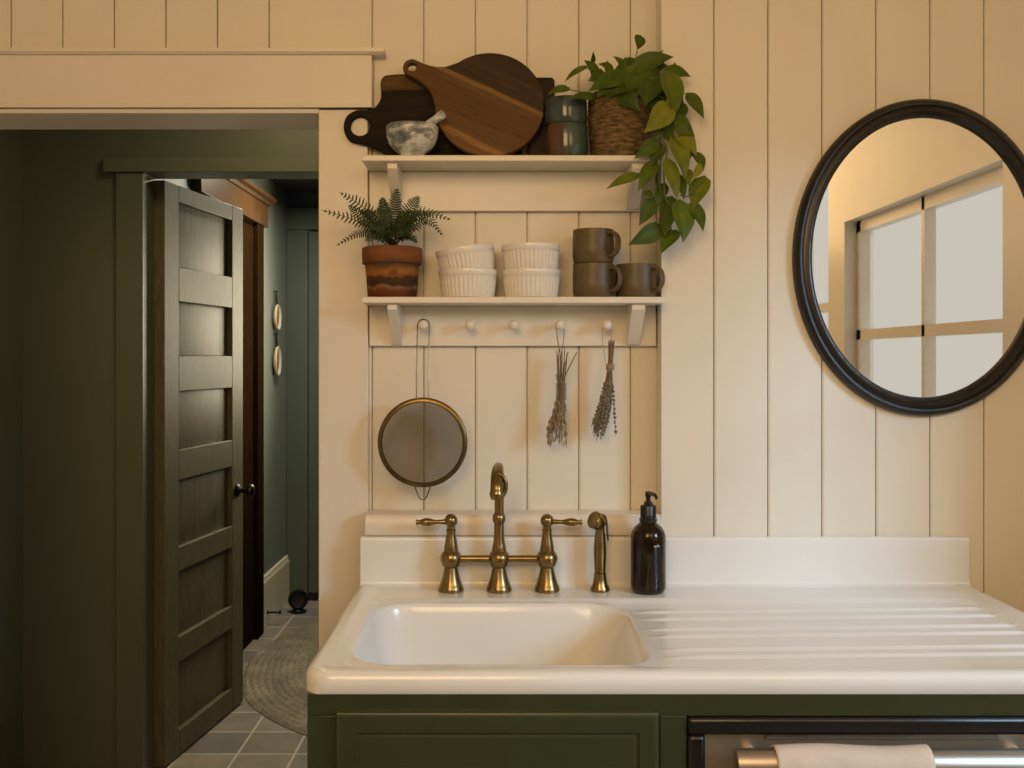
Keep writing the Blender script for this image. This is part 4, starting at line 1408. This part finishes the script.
def post_prof():
    w = lambda px: px * u
    flare = fine([(w(12.8), 0.003), (w(12.3), 0.008), (w(10.2), zz(582)), (w(8.0), zz(574)), (w(6.6), zz(567.5))])
    return [(0, 0), (w(12.6), 0)] + flare + [(w(8.6), zz(566)), (w(9.0), zz(564.5)), (w(9.9), zz(562)), (w(10.5), zz(560.2)), (w(10.7), zz(558.5)), (w(10.5), zz(556.8)), (w(9.9), zz(555)), (w(8.8), zz(552.9)), (w(7.2), zz(551.2))]


def handle_side(x, s):
    h = link(bpy.data.objects.new('handle_valve', None), fa); h.location = (x, 0, 0)
    w = lambda px: px * u
    bm = bmesh.new()
    lathe(bm, post_prof() + [(w(7.0), zz(548)), (w(6.2), zz(543)), (w(5.0), zz(537)), (w(4.5), zz(533)), (w(4.5), zz(531.5)), (w(5.1), zz(531)), (w(5.1), zz(529.8)), (w(4.2), zz(529)), (w(4.0), zz(526)), (0, zz(525))], 40)
    obj('valve_body', bm, M['brass'], h)
    bm = bmesh.new()
    ball(bm, Vector((0, 0, zz(520.8))), 6.7 * u, 28, 18)
    c = zz(522.0)
    L = [(4, 3.0), (7, 2.7), (10, 2.3), (14, 2.1), (17, 2.5), (20, 3.4), (23, 4.1), (26, 3.9), (29, 3.0), (31, 2.1), (32, 2.0), (32.4, 2.8), (34.3, 2.8), (34.8, 2.0), (35, 0.5)]
    dirv = Vector((s, -0.10, 0.0))
    tube(bm, [Vector((0, 0, c)) + dirv * (a * u) for a, _ in L], [r * u for _, r in L], 18)
    obj('lever', bm, M['brass'], h, smooth=50)


handle_side(-48 * u, -1)
handle_side(48 * u, 1)
bm = bmesh.new()
tube(bm, [(-48 * u, 0, zz(559)), (48 * u, 0, zz(559))], 3.5 * u, 22)
obj('bridge_bar', bm, M['brass'], fa)
bm = bmesh.new()
w = lambda px: px * u
lathe(bm, post_prof() + [(w(7.3), zz(550)), (w(6.6), zz(546)), (w(5.5), zz(541)), (w(5.1), zz(535)), (w(4.9), zz(525)), (w(5.2), zz(523)), (w(6.3), zz(521.5)), (w(6.7), zz(518.5)), (w(6.3), zz(515.5)), (w(5.2), zz(514)), (w(4.6), zz(513)), (0, zz(512))], 44)
obj('centre_post', bm, M['brass'], fa)
# gooseneck rising and curving forward to the outlet
p_end = P(496.7, 499.5, -0.262) - Vector(fa.location)
zr = 0.224
pts = [(0.0005, 0, zz(513.5)), (0.0005, 0, zz(498)), (0.001, -0.001, zr)]
ra = 0.043
cxx = p_end.x
for i in range(1, 13):
    a = math.pi * i / 12
    f = (1 - math.cos(a)) / 2
    pts.append((0.001 + (cxx - 0.001) * f, -0.140 * f, zr + ra * math.sin(a)))
pts += [(cxx, -0.140, p_end.z + 0.010)]
bm = bmesh.new()
tube(bm, spline(pts, 90), [0.0100 + 0.0026 * max(0, min(1, (i - 40) / 25)) for i in range(len(spline(pts, 90)))], 24)
obj('spout', bm, M['brass'], fa, smooth=60)
bm = bmesh.new()
lathe(bm, [(0, 0), (0.0110, 0), (0.0122, 0.002), (0.0130, 0.006), (0.0142, 0.008), (0.0142, 0.012), (0.0130, 0.015), (0.0126, 0.020), (0, 0.021)], 28)
obj('outlet', bm, M['brass'], fa, loc=(cxx, -0.140, p_end.z))
bm = bmesh.new()
tube(bm, spline([(0.004, 0, 0.024), (0.0125, 0, 0.019), (0.0175, 0, 0.008), (0.0175, 0, -0.006), (0.0135, 0, -0.017), (0.006, 0, -0.024)], 24), [0.0030 + 0.0016 * math.sin(math.pi * i / 25) for i in range(len(spline([(0, 0, 0)] * 6, 24)))], 12)
obj('spout_scroll', bm, M['brass'], fa, loc=(cxx, -0.130, zr + 0.014), smooth=60)

# side sprayer
sx = (600 - CX) * u
sp = thing('side_sprayer', 'antique brass side sprayer standing between the faucet and soap bottle', 'sprayer', (sx, YFa, SZ + 0.0006))
bm = bmesh.new()
lathe(bm, [(0, 0), (w(9.6), 0), (w(9.8), 0.003), (w(9.2), 0.007), (w(7.4), zz(584)), (w(6.3), zz(577)), (w(6.0), zz(573)), (w(5.2), zz(572.4)), (0, zz(572))], 36)
obj('holder', bm, M['brass'], sp)
bm = bmesh.new()
lathe(bm, [(0, zz(573)), (w(5.4), zz(572.3)), (w(5.6), zz(569)), (w(6.0), zz(562)), (w(6.4), zz(553)), (w(6.3), zz(546)), (w(5.4), zz(538)), (w(4.6), zz(532)), (w(4.6), zz(527)), (0, zz(526))], 36)
obj('spray_handle', bm, M['brass'], sp)
bm = bmesh.new()
hd = Matrix.Translation((w(-2.5), -0.004, zz(521.5))) @ Matrix.Rotation(R(-62), 4, 'Y') @ Matrix.Rotation(R(28), 4, 'X')
lathe(bm, [(0, -w(7.5)), (w(4.5), -w(7.2)), (w(7.2), -w(4.5)), (w(8.6), 0), (w(8.8), w(3.4)), (w(8.9), w(5.4)), (w(8.0), w(6.6)), (w(6.5), w(6.4)), (0, w(6.0))], 36, M=hd)
obj('spray_head', bm, M['brass'], sp)
bm = bmesh.new()
tube(bm, spline([(w(2), 0.0, zz(514.8)), (w(5.2), 0.0, zz(517)), (w(6.8), 0, zz(524)), (w(7.4), 0, zz(533)), (w(8.0), 0, zz(540.5))], 20), 0.0034, 10, flat=(0.7, 1.6))
obj('trigger', bm, M['brass'], sp)

# soap bottle
bx_ = (647.6 - CX) * u
YB_ = -0.1285
so = thing('soap_bottle', 'amber glass soap bottle with a black pump beside the sprayer', 'soap bottle', (bx_, YB_, SZ + 0.0006))
bm = bmesh.new()
ub = (YB_ - CAMY) / F
w2 = lambda px: px * ub
bz = lambda py: CAMZ - (py - CY) * ub - SZ
lathe(bm, [(0, 0.003), (w2(12), 0.002), (w2(13.5), 0), (w2(16), 0.002), (w2(17.3), 0.008), (w2(17.5), 0.014), (w2(17.5), bz(539)), (w2(17.2), bz(535)), (w2(16), bz(531)), (w2(13.5), bz(527)), (w2(10.5), bz(524.5)), (w2(8.5), bz(523)), (w2(7.8), bz(521)), (w2(7.8), bz(515)), (w2(6.8), bz(515)),
           (w2(6.8), bz(522)), (w2(9.5), bz(525.6)), (w2(13), bz(529)), (w2(15.8), bz(534)), (w2(16.4), bz(540)), (w2(16.4), 0.016), (w2(15), 0.007), (0, 0.006)], 56)
obj('bottle', bm, M['amber'], so, smooth=50)
bm = bmesh.new()
lathe(bm, [(0, 0.0075), (w2(14.6), 0.0078), (w2(16.2), 0.017), (w2(16.2), bz(546)), (0, bz(546))], 48)
obj('liquid_soap', bm, mat('liquid_soap', (0.006, 0.0055, 0.004), 0.5, vary=0.05), so)
bm = bmesh.new()
lathe(bm, [(w2(6.9), bz(521.5)), (w2(8.8), bz(521.5)), (w2(9.0), bz(519)), (w2(8.0), bz(518.3)), (w2(7.7), bz(517.5)), (w2(7.6), bz(506.5)), (w2(7.0), bz(505.4)), (w2(4.4), bz(505)), (w2(4.2), bz(502)), (w2(2.4), bz(501.6)), (w2(2.3), bz(496)), (0, bz(496))], 60,
      rf=lambda t, k, r: r * (1 + 0.03 * math.cos(30 * t)) if k in (4, 5) else r)
obj('pump_collar', bm, M['black'], so, smooth=40)
bm = bmesh.new()
lathe(bm, [(0, bz(497.5)), (w2(3.0), bz(497.3)), (w2(3.2), bz(494)), (w2(2.9), bz(492)), (0, bz(491.5))], 20)
tube(bm, spline([(0, 0, bz(493.6)), (0.006, -0.014, bz(493.2)), (0.010, -0.030, bz(493.6)), (0.012, -0.038, bz(496.5))], 18), [0.0048 - 0.0018 * i / 18 for i in range(19)], 12)
obj('pump_head', bm, M['black'], so, smooth=50)
bm = bmesh.new()
rbt = w2(17.5) + 0.0002
for k, (a0, a1) in enumerate(((-80, -76.5), (-75, -72), (-70.5, -68.5), (-67, -63.5), (-62, -59))):
    zc = bz(543.5)
    vs = []
    for (aa, z_) in ((a0, -1), (a1, -1), (a1, 1), (a0, 1)):
        vs.append(bm.verts.new((rbt * math.cos(R(aa)), rbt * math.sin(R(aa)), zc + z_ * (0.0011 + 0.0004 * (k % 2)))))
    bm.faces.new(vs)
o = obj('printed_mark', bm, M['mark'], so, smooth=0)

# ------------------------------------------------------------------ oval mirror
YM = -0.071
um = (YM - CAMY) / F
mc = P(922, 258, YM)
mi = thing('mirror', 'large oval wall mirror in a thick black frame on the right wall section', 'mirror', mc)
A_, B_ = 130 * um, 158 * um
prof = [(0.0, 0.0), (0.0, 0.010), (0.004, 0.018), (0.011, 0.023), (0.015, 0.0225), (0.018, 0.019), (0.022, 0.021), (0.028, 0.0215), (0.033, 0.017), (0.036, 0.010), (0.0405, 0.008), (0.0405, 0.0)]
bm = bmesh.new()
rings = []
N_ = 120
for i in range(N_):
    t = 2 * math.pi * i / N_
    rings.append([bm.verts.new(((A_ - d) * math.cos(t), -h, (B_ - d) * math.sin(t))) for d, h in prof])
for i in range(N_):
    a, b = rings[i], rings[(i + 1) % N_]
    for k in range(len(prof)):
        l = (k + 1) % len(prof)
        bm.faces.new((a[k], b[k], b[l], a[l]))
obj('mirror_frame', bm, M['blackframe'], mi, smooth=40)
bm = bmesh.new()
f = [bm.verts.new(((A_ - 0.036) * math.cos(2 * math.pi * i / N_), -0.006, (B_ - 0.036) * math.sin(2 * math.pi * i / N_))) for i in range(N_)]
g_ = [bm.verts.new((v.co.x, -0.002, v.co.z)) for v in f]
bm.faces.new(f); bm.faces.new(g_[::-1])
for i in range(N_):
    bm.faces.new((f[i], f[(i + 1) % N_], g_[(i + 1) % N_], g_[i]))
obj('mirror_glass', bm, M['mirror'], mi, smooth=0)
